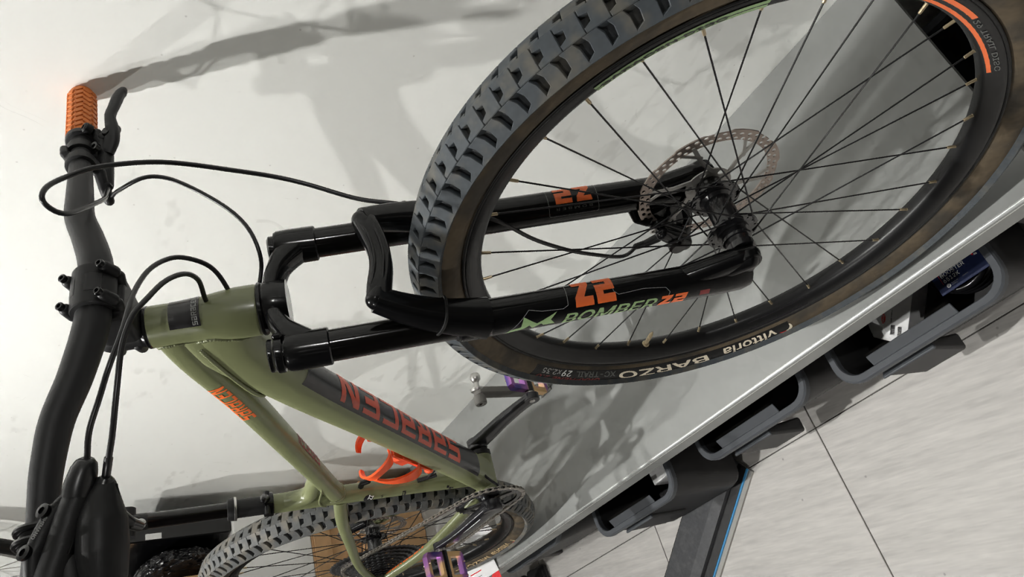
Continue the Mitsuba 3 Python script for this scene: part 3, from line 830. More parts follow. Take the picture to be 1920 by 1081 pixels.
# left leg, reading up the leg on its inner side
put(FK + '__decal', decal(z2(0.0220, 0.0250), leg_map(1, 0.1430, 1, R(40), -1), 0.003), 'm_orange_print', F4, smooth=True, label='orange Z2 decal')
put(FK + '__decal', decal(fit(text_poly('B O M B E R', 0.004), 0.046, 0.0032), leg_map(1, 0.1435, 1, R(-44), -1), 0.003), 'm_dim_print', F4, smooth=True)
o3 = sbox(-0.005, -0.012, 0.053, 0.036).buffer(0.002).exterior.buffer(0.00025)
put(FK + '__decal_outline', decal(o3, leg_map(1, 0.1430, 1, R(36), -1), 0.003), 'm_grey_print', F4, smooth=True)

# ------------------------------------------------------------------ handlebar, stem, controls (fork frame)
BAR = np.array([[-0.0264, -0.3654, 0.7341], [-0.0212, -0.3373, 0.7316], [-0.0161, -0.3092, 0.7291], [-0.0109, -0.2812, 0.7267], [-0.0057, -0.2531, 0.7242], [-0.0006, -0.225, 0.7217], [0.0046, -0.1969, 0.7193], [0.0098, -0.1688, 0.7172], [0.0134, -0.1493, 0.7142], [0.0159, -0.1338, 0.7115], [0.018, -0.1183, 0.7075], [0.0199, -0.1029, 0.7017], [0.0217, -0.0874, 0.6958], [0.0236, -0.0718, 0.691], [0.0257, -0.0563, 0.6864], [0.0283, -0.0399, 0.6821], [0.03, -0.0004, 0.6790], [0.0283, 0.04, 0.6816], [0.0257, 0.0567, 0.6858], [0.0236, 0.0722, 0.6906], [0.0217, 0.0875, 0.6956], [0.0199, 0.1029, 0.7012], [0.018, 0.1181, 0.7051], [0.0159, 0.133, 0.7068], [0.0134, 0.1482, 0.7083], [0.0098, 0.168, 0.7105], [0.0046, 0.1963, 0.7137], [-0.0006, 0.2245, 0.717], [-0.0057, 0.2527, 0.7202], [-0.0109, 0.2809, 0.7235], [-0.0161, 0.3091, 0.7268], [-0.0212, 0.3374, 0.7302], [-0.0264, 0.3656, 0.7338]])
BARC = CubicSpline(BAR[:, 1], BAR[:, [0, 2]])
def bar_at(y):
    q = BARC(np.atleast_1d(y)); return np.c_[q[:, 0], np.atleast_1d(y), q[:, 1]]
yb = np.linspace(-0.362, 0.362, 120)
rb = np.interp(np.abs(yb), [0, 0.045, 0.10, 0.18, 0.4], [0.0159, 0.0159, 0.0136, 0.0112, 0.0111])
rb = np.interp(np.abs(yb), [0, 0.045, 0.13, 0.22, 0.4], [0.0159, 0.0159, 0.0142, 0.0116, 0.0111])
put(BK + 'handlebar', tube(bar_at(yb), rb, 32), 'm_bar', F4, smooth=True, label='matte black riser handlebar')
# grips: sleeve, end flange and moulded chevron tread
for s in (-1, 1):
    yg = np.linspace(0.262, 0.3650, 30) * s
    G = BK + 'grip'
    base = tube(bar_at(yg), np.r_[[0.0148], np.full(27, 0.0152), [0.0152, 0.0144]], 32)
    k = fresh(G)
    if s < 0:
        pass
    d = mikit.ply(at(base, F4), 'm_grip', 35); scene[k] = d
    labels[k] = {'label': 'orange rubber grip with chevron tread'}
    put(k + '__collar', tube(bar_at(np.array([0.254, 0.255, 0.2615, 0.2625]) * s), [0.0150, 0.0168, 0.0168, 0.0152], 32), 'm_bar', F4)
    e0, e1 = bar_at(0.258 * s)[0], bar_at(0.36 * s)[0]
    ax = unit(e1 - e0); up = unit(np.array([1.0, 0, 0.55]) - ax * (ax @ np.array([1.0, 0, 0.55]))); gg = np.cross(ax, up)
    for ring in range(9):
        yc = (0.270 + ring * 0.0105) * s
        c = bar_at(yc)[0]
        for j in range(10):
            a = j * 2 * math.pi / 10
            dirn = math.cos(a) * up + math.sin(a) * gg
            tg = -math.sin(a) * up + math.cos(a) * gg
            sk = 0.55 if j % 2 else -0.55
            Mx = np.eye(4); Mx[:3, 0] = unit(tg + sk * ax); Mx[:3, 1] = unit(ax - sk * tg); Mx[:3, 2] = dirn; Mx[:3, 3] = c + dirn * 0.0156 + ax * (0.0025 if j % 2 else -0.001)
            put(k + '__tread_block', at(cbox((0.0088, 0.0062, 0.0022), 0.0006), Mx), 'm_grip', F4, smooth=20)
# stem
ST = BK + 'stem'
bc = np.array([0.030, 0, 0.6790])
fd = unit(np.array([0.93, 0, 0.36]))   # direction from steerer to bar clamp
ud = np.array([-fd[2], 0, fd[0]])
steer = np.array([-0.0400, 0, 0.6740])
put(ST + '__body', cat(hull([tuple(steer + (0, y, z)) + (0.0150,) for y in (-0.006, 0.006) for z in (-0.014, 0.014)]),
                       hull([tuple(steer + (0.010, y, z)) + (0.0100,) for y in (-0.010, 0.010) for z in (-0.010, 0.012)] + [tuple(bc - fd * 0.014 + ud * z + np.array([0, y, 0])) + (0.007,) for y in (-0.018, 0.018) for z in (-0.013, 0.013)])), 'm_matte_black', F4)
fp = []
a = np.linspace(math.radians(-100), math.radians(100), 25)
ring = []
for rr, yy in ((0.0163, -0.0235), (0.0205, -0.0235), (0.0215, -0.0215), (0.0215, 0.0215), (0.0205, 0.0235), (0.0163, 0.0235)):
    ring.append(bc + rr * (np.cos(a)[:, None] * fd + np.sin(a)[:, None] * ud) + np.array([0, yy, 0]))
face = grid_mesh(np.array(ring).transpose(1, 0, 2), closed=True, caps=True)
lugs = [hull([tuple(bc + fd * 0.002 + ud * sz * 0.0215 + np.array([0, sy * 0.0165, 0])) + (0.0062,), tuple(bc + fd * 0.013 + ud * sz * 0.0205 + np.array([0, sy * 0.0165, 0])) + (0.0058,)]) for sy in (-1, 1) for sz in (-1, 1)]
put(ST + '__face_plate', cat(face, lugs), 'm_matte_black', F4)
for sz in (-1, 1):
    pnl = grid_mesh(np.array([[bc + 0.0219 * (math.cos(t) * fd + math.sin(t) * ud) + np.array([0, y, 0]) for y in np.linspace(-0.010, 0.010, 5)] for t in np.linspace(sz * 0.25, sz * 0.95, 10)]), closed=False, caps=False)
    put(ST + '__face_recess', pnl, 'm_bar', F4, smooth=True)
for sy in (-1, 1):
    for sz in (-1, 1):
        p = bc + fd * 0.0175 + ud * sz * 0.0205 + np.array([0, sy * 0.0165, 0])
        put(ST + '__bolt', lathe([(0.0040, 0), (0.0042, 0.0035), (0.0036, 0.0042), (0.0022, 0.0042), (0.0021, 0.0015), (0.0001, 0.0015)], p, fd, 16), 'm_gloss_black', F4)
back_clamp = cat([hull([tuple(bc - fd * 0.006 + ud * sz * 0.020 + np.array([0, sy * 0.0165, 0])) + (0.006,), tuple(bc - fd * 0.020 + ud * sz * 0.012 + np.array([0, sy * 0.014, 0])) + (0.006,)]) for sy in (-1, 1) for sz in (-1, 1)])
put(ST + '__rear_clamp', back_clamp, 'm_matte_black', F4)
put(ST + '__top_cap', lathe([(0.0165, 0), (0.0170, 0.002), (0.0150, 0.005), (0.0, 0.005)], steer + (0, 0, 0.029), (0, 0, 1), 28), 'm_gloss_black', F4)
put(BK + 'headset_cover', cat(lathe([(0.0205, 0.0), (0.0225, 0.002), (0.0200, 0.006), (0.0165, 0.010), (0.0165, 0.016), (0.0, 0.016)], (-0.0400, 0, 0.6510), (0, 0, 1), 36)), 'm_gloss_black', F4)
for q in range(2):
    p = np.array([-0.044 , -0.0165, 0.663 + q * 0.022])
    put(ST + '__pinch_bolt', cat(hull([tuple(p) + (0.0060,), tuple(p + (-0.012, 0.004, 0)) + (0.0060,)])), 'm_matte_black', F4)

# ---- left controls: clamp, brake body, lever
LB = BK + 'left_brake_lever'
pc = bar_at(0.235)[0]
put(LB + '__clamp', tube(bar_at(np.array([0.2295, 0.2305, 0.2415, 0.2425])), [0.0128, 0.0152, 0.0152, 0.0128], 28), 'm_matte_black', F4)
put(LB + '__body', cat(chain_hull([(-0.001, 0.262, 0.7020, 0.0062), (-0.008, 0.250, 0.6960, 0.0085), (-0.012, 0.232, 0.6950, 0.0092), (-0.017, 0.212, 0.6945, 0.0080), (-0.022, 0.196, 0.6945, 0.0066)]),
                       chain_hull([(-0.004, 0.256, 0.6960, 0.0075), (-0.002, 0.258, 0.6860, 0.0068), (-0.003, 0.268, 0.6820, 0.0060)]),
                       hull([(-0.008, 0.240, 0.704, 0.006), (-0.004, 0.236, 0.712, 0.006), (-0.012, 0.232, 0.702, 0.006)])), 'm_matte_black', F4)
put(LB + '__cap', lathe([(0.0060, 0), (0.0066, 0.001), (0.0066, 0.008), (0.0050, 0.010), (0.0032, 0.010), (0.003, 0.006), (0.0001, 0.006)], (0.004, 0.262, 0.7060), (0.75, 0.1, 0.65), 16), 'm_matte_black', F4)
put(LB + '__pivot_bolt', lathe([(0.0055, 0), (0.0060, 0.001), (0.0060, 0.005), (0.0045, 0.007), (0.0001, 0.007)], (0.002, 0.256, 0.6870), (0.9, -0.1, 0.3), 16), 'm_gloss_black', F4)
put(LB + '__pivot_bolt', lathe([(0.0048, 0), (0.0052, 0.001), (0.0052, 0.006), (0.0026, 0.006), (0.0024, 0.003), (0.0001, 0.003)], (0.002, 0.234, 0.6985), (0.85, -0.1, 0.45), 16), 'm_gloss_black', F4)
lev = spline([(-0.007, 0.234, 0.6910), (0.0000, 0.247, 0.6845), (0.0060, 0.260, 0.6825), (0.0100, 0.277, 0.6840), (0.0110, 0.289, 0.6810), (0.0110, 0.305, 0.6770), (0.0095, 0.319, 0.6720)], 40)
blade = Loft(lev, [0.0048, 0.0056, 0.0060, 0.0052, 0.0050, 0.0056, 0.0058], [0.0075, 0.0088, 0.0075, 0.0060, 0.0062, 0.0066, 0.0050], (1, 0, 0.1), ex=2.6)
put(LB + '__lever', cat(blade.mesh(40, 24), hull([(0.0096, 0.318, 0.6722, 0.0055), (0.0093, 0.322, 0.6712, 0.0048)])), 'm_bar', F4, smooth=45)
put(LB + '__hose_nut', rod((-0.022, 0.196, 0.6945), (-0.016, 0.187, 0.6925), 0.0055, n=8), 'm_matte_black', F4)
DL = BK + 'dropper_remote'
put(DL + '__clamp', tube(bar_at(np.array([0.2045, 0.2055, 0.2155, 0.2165])), [0.0130, 0.0160, 0.0160, 0.0130], 28), 'm_matte_black', F4)
put(DL + '__body', chain_hull([(0.000, 0.214, 0.7070, 0.0085), (-0.010, 0.206, 0.6990, 0.0070), (-0.022, 0.190, 0.6970, 0.0065), (-0.032, 0.181, 0.6955, 0.0055)]), 'm_matte_black', F4)
put(DL + '__lever', chain_hull([(0.004, 0.212, 0.7240, 0.0045), (0.010, 0.222, 0.7300, 0.0048), (0.008, 0.232, 0.7320, 0.0045)]), 'm_matte_black', F4)
put(DL + '__bolt', lathe([(0.0045, 0), (0.0048, 0.005), (0.0030, 0.006), (0.0001, 0.004)], (0.006, 0.224, 0.7280), (0.6, 0, 0.8), 12), 'm_steel', F4)

# ---- right controls
RB = BK + 'right_brake_lever'
put(RB + '__clamp', tube(bar_at(-np.array([0.2115, 0.2125, 0.2305, 0.2315])), [0.0128, 0.0160, 0.0160, 0.0128], 28), 'm_gloss_black', F4)
put(RB + '__master_cylinder', cat(chain_hull([(0.0300, -0.2055, 0.6815, 0.0118), (0.0260, -0.2200, 0.6875, 0.0128), (0.0210, -0.2380, 0.6935, 0.0135), (0.0170, -0.2560, 0.7000, 0.0140), (0.0140, -0.2760, 0.7060, 0.0140)]),
                                  chain_hull([(0.0240, -0.2100, 0.7010, 0.0070), (0.0230, -0.2260, 0.7080, 0.0085), (0.0210, -0.2420, 0.7150, 0.0085), (0.0160, -0.2580, 0.7160, 0.0080)]),
                                  chain_hull([(0.0300, -0.2000, 0.6860, 0.0060), (0.0260, -0.2060, 0.6960, 0.0060), (0.0240, -0.2120, 0.7030, 0.0062)])), 'm_matte_black', F4)
put(RB + '__hose_boot', tube([(0.0420, -0.1775, 0.6720), (0.0405, -0.1795, 0.6728), (0.0385, -0.1850, 0.6752), (0.0345, -0.1965, 0.6795), (0.0310, -0.2045, 0.6815)], [0.0050, 0.0082, 0.0105, 0.0122, 0.0124], 20), 'm_housing', F4)
for p in ((0.0300, -0.2118, 0.7061), (0.0280, -0.2424, 0.7180)):
    put(RB + '__bolt', lathe([(0.0058, 0), (0.0062, 0.001), (0.0062, 0.0035), (0.0030, 0.0040), (0.0028, 0.002), (0.0001, 0.002)], p, (0.9, 0.15, 0.4), 20), 'm_gloss_black', F4)
put(RB + '__lettering', at(extrude(fit(text_poly('SHIMANO', 0.005), 0.019, 0.0026), 0.0003), np.array([[0.10, -0.30, 0.95, 0.0318], [-0.90, -0.43, 0.0, -0.2160], [0.42, -0.85, -0.30, 0.7055], [0, 0, 0, 1]])), 'm_grey_print', F4, smooth=False)
put(RB + '__lever', chain_hull([(0.018, -0.250, 0.690, 0.0090), (0.016, -0.276, 0.686, 0.0080), (0.012, -0.305, 0.682, 0.0075), (0.008, -0.330, 0.676, 0.0065)]), 'm_bar', F4, smooth=45)
put(RB + '__clamp_band', cat([tube(np.array([bar_at(-y)[0] + 0.0175 * (math.cos(t) * np.array([1.0, 0, 0]) + math.sin(t) * np.array([0, 0, 1.0])) for t in np.linspace(-0.6, 2.6, 20)]), 0.0030, 8) for y in (0.216, 0.226)]), 'm_gloss_black', F4)
SH = BK + 'shifter'
put(SH + '__body', cat(chain_hull([(0.0290, -0.2000, 0.6620, 0.0090), (0.0260, -0.2110, 0.6645, 0.0140), (0.0220, -0.2280, 0.6650, 0.0190), (0.0170, -0.2480, 0.6660, 0.0200), (0.0120, -0.2660, 0.6660, 0.0180)]), hull([(0.010, -0.225, 0.690, 0.008), (0.015, -0.235, 0.672, 0.012), (0.008, -0.240, 0.700, 0.007)])), 'm_matte_black', F4)
put(SH + '__cable_nose', tube([(0.0345, -0.1930, 0.6595), (0.0335, -0.1945, 0.6600), (0.0300, -0.2005, 0.6625), (0.0270, -0.2070, 0.6640)], [0.0040, 0.0066, 0.0086, 0.0100], 18), 'm_housing', F4)
put(SH + '__thumb_lever', chain_hull([(0.018, -0.222, 0.6560, 0.0070), (0.006, -0.226, 0.6500, 0.0055), (-0.010, -0.224, 0.6480, 0.0048), (-0.022, -0.218, 0.6500, 0.0045)]), 'm_gloss_black', F4)
put(SH + '__edge_trim', tube(spline([(0.0300, -0.200, 0.6540), (0.0260, -0.214, 0.6520), (0.0210, -0.232, 0.6500), (0.0150, -0.252, 0.6520)], 24), 0.0022, 8), 'm_gloss_black', F4)
put(SH + '__barrel', tube([(0.0270, -0.2280, 0.6830), (0.0240, -0.2480, 0.6900)], 0.006, 16), 'm_gloss_black', F4)

# ---- cables and hoses
HA = [(-0.018, 0.1898, 0.6917), (-0.002, 0.1593, 0.688), (0.02, 0.1324, 0.6836), (0.052, 0.0935, 0.6880), (0.075, 0.0685, 0.6955), (0.09, 0.0647, 0.7019), (0.1, 0.0668, 0.7036), (0.1, 0.0801, 0.7015), (0.09, 0.1009, 0.6911), (0.08, 0.1196, 0.6726), (0.07, 0.1314, 0.6464), (0.055, 0.1417, 0.6083), (0.035, 0.1389, 0.5477), (0.02, 0.1329, 0.4995), (0.01, 0.1175, 0.4554), (0.0, 0.1, 0.4105), (-0.005, 0.0873, 0.3637), (-0.008, 0.066, 0.318), (-0.0057, 0.05, 0.2736), (-0.0527, 0.052, 0.2227), (-0.0867, 0.054, 0.181), (-0.1086, 0.056, 0.1485), (-0.1299, 0.058, 0.107), (-0.1395, 0.059, 0.075), (-0.1260, 0.057, 0.066), (-0.117, 0.056, 0.063)]
put(BK + 'front_brake_hose', tube(spline(HA, 200), 0.0026, 12), 'm_housing', F4, smooth=True)
put(BK + 'hose_guide', cat(hull([(-0.004, 0.086, 0.365, 0.0055), (-0.004, 0.078, 0.352, 0.006)]), tube(archl.point(np.full(30, 0.30), np.linspace(0, 2 * np.pi, 30), 0.001), 0.0022, 6)), 'm_black_rubber', F4)
HB = [(-0.032, 0.1812, 0.6945), (-0.022, 0.1808, 0.6874), (-0.004, 0.1700, 0.6728), (0.011, 0.1625, 0.6565), (0.02, 0.1590, 0.6382), (0.02, 0.1543, 0.6186), (0.018, 0.138, 0.594), (0.013, 0.1185, 0.570), (0.008, 0.098, 0.550), (0.0, 0.0757, 0.5359), (-0.01, 0.0523, 0.5298), (-0.02, 0.0415, 0.5307), (-0.03, 0.0243, 0.5361), (-0.05, 0.010, 0.545)]
put(BK + 'dropper_cable', tube(spline(HB, 120), 0.0023, 12), 'm_housing', F4, smooth=True)
HC = [(0.0390, -0.1835, 0.6745), (0.044, -0.1740, 0.6715), (0.052, -0.1585, 0.668), (0.06, -0.1354, 0.659), (0.07, -0.1169, 0.65), (0.075, -0.095, 0.6415), (0.075, -0.074, 0.6362), (0.07, -0.0482, 0.6337), (0.06, -0.0235, 0.6321), (0.045, 0.0084, 0.6255), (0.03, 0.0298, 0.6153), (0.02, 0.039, 0.6053), (0.01, 0.0405, 0.5922), (-0.0, 0.0360, 0.579), (-0.012, 0.0250, 0.570), (-0.030, 0.0150, 0.5646)]
put(BK + 'rear_brake_hose', tube(spline(HC, 120), 0.0025, 12), 'm_housing', F4, smooth=True)
HD = [(0.0315, -0.1980, 0.6615), (0.033, -0.1945, 0.6605), (0.046, -0.1883, 0.6545), (0.06, -0.1726, 0.6471), (0.07, -0.1541, 0.6423), (0.08, -0.1252, 0.6371), (0.085, -0.1027, 0.6336), (0.088, -0.0866, 0.6289), (0.088, -0.0711, 0.6233), (0.082, -0.0543, 0.6154), (0.07, -0.0299, 0.6056), (0.055, -0.0115, 0.5957), (0.04, -0.001, 0.59), (0.02, 0.0056, 0.5866), (-0.0, 0.0065, 0.5876), (-0.018, 0.0047, 0.5881)]
put(BK + 'shift_cable', tube(spline(HD, 120), 0.0025, 12), 'm_housing', F4, smooth=True)
put(BK + 'shift_cable__ferrule', tube(spline([(0.0335, -0.1940, 0.6602), (0.0400, -0.1917, 0.6572), (0.046, -0.1883, 0.6545), (0.050, -0.1845, 0.6525)], 10), 0.0034, 12), 'm_housing', F4, smooth=35)

# ------------------------------------------------------------------ frame (bike frame coordinates: x forward, y left, z along the steering axis)
FM = BK + 'frame'
BBX, BBZ, HX, HZ = -0.6995, 0.256, -1.0577, 0.493
BB, HUB = np.array([BBX, 0, BBZ]), np.array([HX, 0, HZ])
RIGHT = (0, -1, 0)
HT = lathe([(0.0215, 0.0), (0.0225, 0.002), (0.0222, 0.03), (0.0238, 0.055), (0.0265, 0.075), (0.0280, 0.090), (0.0280, 0.110), (0.0270, 0.1125), (0.0, 0.1125)], (0, 0, 0.6510), (0, 0, -1), 48)
put(FM + '__head_tube', HT, 'm_paint', B4, label='olive green head tube')
put(FM + '__headset_cup', lathe([(0.0272, 0), (0.0292, 0.0015), (0.0292, 0.0045), (0.0270, 0.007), (0.0, 0.007)], (0, 0, 0.5390), (0, 0, -1), 48), 'm_gloss_black', B4)
put(FM + '__headset_cup', lathe([(0.0215, -0.001), (0.0228, 0.0), (0.0228, 0.0025), (0.0205, 0.0045), (0.0, 0.0045)], (0, 0, 0.6505), (0, 0, 1), 48), 'm_gloss_black', B4)
DT = Loft([(-0.004, 0, 0.582), (-0.055, 0, 0.5790), (-0.120, 0, 0.5560), (-0.2248, 0, 0.5050), (-0.3423, 0, 0.4429), (-0.496, 0, 0.3640), (-0.62, 0, 0.2990), (BBX, 0, BBZ + 0.002)],
          [0.0240, 0.0265, 0.0275, 0.0275, 0.0270, 0.0270, 0.0290, 0.0330], [0.0370, 0.0360, 0.0325, 0.0300, 0.0285, 0.0280, 0.0270, 0.0240], RIGHT, ex=2.5)
TT = Loft([(-0.006, 0, 0.634), (-0.0641, 0, 0.6265), (-0.1462, 0, 0.6090), (-0.28, 0, 0.5850), (-0.4329, 0, 0.5605), (-0.650, 0, 0.5265)], [0.0200, 0.0200, 0.0195, 0.0180, 0.0165, 0.0155], [0.0190, 0.0185, 0.0175, 0.0165, 0.0155, 0.0150], RIGHT, ex=2.7)
SD = unit(np.array([-0.6047, 0, 0.6502]) - BB)
ST0 = Loft([BB, BB + SD * 0.14, BB + SD * 0.28, BB + SD * 0.405], [0.0185, 0.0165, 0.0165, 0.0165], [0.0175, 0.0165, 0.0165, 0.0165], RIGHT)
put(FM + '__down_tube', DT.mesh(60, 48), 'm_paint', B4, label='olive green down tube with a black panel')
put(FM + '__top_tube', TT.mesh(50, 40), 'm_paint', B4)
put(FM + '__seat_tube', ST0.mesh(40, 36), 'm_paint', B4)
put(FM + '__seat_tube_brace', Loft([BB + SD * 0.372 + np.array([0.006, 0, 0.0]), (-0.600, 0, 0.5780), (-0.5650, 0, 0.5640), (-0.520, 0, 0.5500)], [0.0150, 0.0150, 0.0145, 0.012], [0.0125, 0.0135, 0.0130, 0.010], RIGHT).mesh(30, 28), 'm_paint', B4)
for s in (-1, 1):
    ss = Loft([(-0.640, s * 0.010, 0.5275), (-0.665, s * 0.0215, 0.5300), (-0.7305, s * 0.0300, 0.5330), (-0.8582, s * 0.0430, 0.5310), (-0.96, s * 0.054, 0.5260), (-1.045, s * 0.0640, 0.5060)], [0.0095, 0.0095, 0.0090, 0.0085, 0.008, 0.008], [0.0120, 0.0115, 0.0105, 0.0095, 0.0085, 0.0085], (0, -s, 0))
    put(FM + '__seat_stay', ss.mesh(50, 24), 'm_paint', B4)
    cs = Loft([(BBX - 0.010, s * 0.028, BBZ + 0.006), (BBX - 0.075, s * 0.0380, 0.2990), (-0.835, s * 0.0470, 0.3330), (-0.93, s * 0.056, 0.3860), (-1.045, s * 0.064, 0.4750)], [0.0105, 0.0100, 0.0095, 0.0090, 0.0085], [0.0150, 0.0130, 0.0120, 0.0110, 0.0100], (0, -s, 0))
    put(FM + '__chain_stay', cs.mesh(50, 24), 'm_paint', B4)
    if s < 0:
        CSR = cs
    put(FM + '__dropout', cat(hull([(-1.045, s * 0.066, 0.5060, 0.008), (-1.045, s * 0.066, 0.475, 0.008), (HX, s * 0.066, HZ, 0.012)])), 'm_paint', B4)
put(FM + '__bottom_bracket_shell', lathe([(0.0205, 0), (0.0215, 0.002), (0.0215, 0.072), (0.0205, 0.074), (0.0, 0.074)], (BBX, -0.037, BBZ), (0, 1, 0), 40), 'm_paint', B4)
for s in (-1, 1):
    put(FM + '__bearing_cup', lathe([(0.0205, 0), (0.0222, 0.001), (0.0222, 0.009), (0.0190, 0.011), (0.0, 0.011)], (BBX, s * 0.037, BBZ), (0, s, 0), 32), 'm_matte_black', B4)
put(FM + '__stay_bridge', rod((-0.695, -0.024, 0.5310), (-0.695, 0.024, 0.5310), 0.0075, n=16), 'm_paint', B4)


def weld(path, r, step=0.0035):
    """A row of weld ripples along a path."""
    path = np.asarray(path)
    d = np.r_[0, np.cumsum(np.linalg.norm(np.diff(path, axis=0), axis=1))]
    n = int(d[-1] / step * 3)
    t = np.linspace(0, d[-1], n)
    p = np.stack([np.interp(t, d, path[:, k]) for k in range(3)], 1)
    return tube(p, r * (0.82 + 0.18 * np.cos(t / step * 2 * np.pi)), 10)


# welds: where the main tubes meet the head tube, the seat tube and the bottom bracket
def weld_on_head(loft, phis):
    out = []
    for ph in phis:
        ts = np.linspace(0, 0.35, 90)
        q = loft.point(ts, np.full(90, ph))
        rad = np.hypot(q[:, 0], q[:, 1])
        r_at = np.interp(0.651 - q[:, 2], [0, 0.03, 0.055, 0.075, 0.09, 0.1125], [0.0222, 0.0222, 0.0238, 0.0265, 0.0280, 0.0280])
        i = np.argmax(rad > r_at)
        out.append(q[i])
    return np.array(out)
ph = np.linspace(0, 2 * np.pi, 60)
put(FM + '__weld', weld(weld_on_head(DT, ph), 0.0026), 'm_paint', B4, smooth=True)
put(FM + '__weld', weld(weld_on_head(TT, ph), 0.0024), 'm_paint', B4, smooth=True)
gus = spline([(-0.0260, -0.0215, 0.6080), (-0.060, -0.0245, 0.5990), (-0.110, -0.0245, 0.5860), (-0.150, -0.0215, 0.5750), (-0.172, -0.0140, 0.5680)], 60)
put(FM + '__weld', weld(gus, 0.0030), 'm_paint', B4, smooth=True)
put(FM + '__weld', weld(TT.point(np.full(50, 0.955), np.linspace(0, 2 * np.pi, 50), 0.0006), 0.0021), 'm_paint', B4, smooth=True)
put(FM + '__weld', weld(spline([(-0.632, -0.0165, 0.5520), (-0.610, -0.0165, 0.5600), (-0.570, -0.0155, 0.5520), (-0.540, -0.0145, 0.5480)], 40), 0.0021), 'm_paint', B4, smooth=True)
# gusset web between the top tube and the down tube behind the head tube
put(FM + '__gusset', Loft([(-0.010, 0, 0.607), (-0.075, 0, 0.594), (-0.130, 0, 0.577), (-0.170, 0, 0.566)], [0.0215, 0.0235, 0.0205, 0.010], [0.024, 0.022, 0.014, 0.006], RIGHT, ex=2.6).mesh(24, 32), 'm_paint', B4)

# ---- frame decals
def glyph(ch):
    """Square block letters of unit height on a 0.8 wide cell."""
    T = 0.20
    S_ = {'S': [(0, .8, .8, 1), (0, .4, T, 1), (0, .4, .8, .6), (.6, 0, .8, .6), (0, 0, .8, .2)],
          'a': [(0, .8, .8, 1), (.6, 0, .8, 1), (0, 0, .8, .2), (0, 0, T, .6), (0, .4, .8, .6)],
          'R': [(0, 0, T, 1), (0, .8, .8, 1), (.6, .4, .8, 1), (0, .4, .8, .58), [(.34, .45), (.56, .45), (.82, 0), (.58, 0)]],
          'C': [(0, .8, .8, 1), (0, 0, T, 1), (0, 0, .8, .2)],
          'E': [(0, .8, .8, 1), (0, 0, T, 1), (0, 0, .8, .2), (0, .4, .7, .6)],
          'N': [(0, 0, T, 1), (.62, 0, .82, 1), [(0, 1), (.24, 1), (.82, 0), (.58, 0)]]}
    return blocks(S_[ch])
def saracen(w, h, shear=10):
    g = unary_union([affinity.translate(glyph(c), i * 0.98, 0) for i, c in enumerate('SaRaCEN')])
    x0, y0, x1, y1 = g.bounds
    g = affinity.scale(affinity.translate(g, -x0, -y0), w / (x1 - x0), h / (y1 - y0), origin=(0, 0))
    return affinity.skew(g, xs=shear, origin=(0, 0)) if shear else g


def loft_map(L, t0, dt, p0, dp, length, off=0.0005):
    """u (metres) along the loft from t0 in direction dt, v across from angle p0; dp in radians per metre."""
    return lambda u, v: L.point(np.clip(t0 + dt * u / length, 0, 1), p0 + dp * v, off)


DTL = 0.80
# black panel over the right and lower sides of the down tube
put(FM + '__black_panel', DT.mesh(60, 40, 0.205, 0.90, R(-215), R(-36), 0.0004), 'm_black_print', B4, smooth=True)
put(FM + '__lettering', decal(saracen(0.385, 0.042, shear=-8), loft_map(DT, 0.785, -1, R(-125), R(73) / 0.040, DTL, 0.0009), 0.006), 'm_red_print', B4, smooth=True, label='large red SARACEN lettering on the down tube')
put(FM + '__lettering', decal(saracen(0.100, 0.018, shear=-14), loft_map(TT, 0.330, -1, R(-20), R(55) / 0.018, 0.66, 0.0006), 0.004), 'm_orange_print', B4, smooth=True, label='small orange SARACEN lettering on the top tube')
put(FM + '__lettering', decal(saracen(0.155, 0.014, shear=-12), loft_map(CSR, 0.98, -1, R(-75), R(62) / 0.014, 0.42, 0.0006), 0.004), 'm_orange_print', B4, smooth=True, label='orange SARACEN lettering on the chain stay')
put(FM + '__lettering', decal(saracen(0.11, 0.010, shear=-10), loft_map(TT, 0.72, -1, R(-120), R(40) / 0.010, 0.66, 0.0006), 0.004), 'm_darkred_print', B4, smooth=True)
HTC = lambda z: float(np.interp(0.651 - z, [0, 0.03, 0.055, 0.075, 0.09, 0.1125], [0.0222, 0.0222, 0.0238, 0.0265, 0.0280, 0.0280]))
def head_map(z0, a0):
    def fn(u, v):
        z = z0 + v
        r = np.interp(0.651 - z, [0, 0.03, 0.055, 0.075, 0.09, 0.1125], [0.0222, 0.0222, 0.0238, 0.0265, 0.0280, 0.0280]) + 0.0006
        a = a0 + u / 0.0232
        return np.stack([r * np.cos(a), r * np.sin(a), z], -1)
    return fn
put(FM + '__head_badge', decal(sbox(0, 0, 0.040, 0.031), head_map(0.5960, R(-50)), 0.003), 'm_black_print', B4, smooth=True, label='black head badge')
hb = head_map(0.5985, R(-46))
put(FM + '__head_badge__lettering', decal(saracen(0.033, 0.0055, 0), lambda u, v: head_map(0.5985, R(-46))(u, v) + np.stack([np.cos(R(-46) + u / 0.0232), np.sin(R(-46) + u / 0.0232), 0 * u], -1) * 0.0003, 0.003), 'm_grey_print', B4, smooth=True)
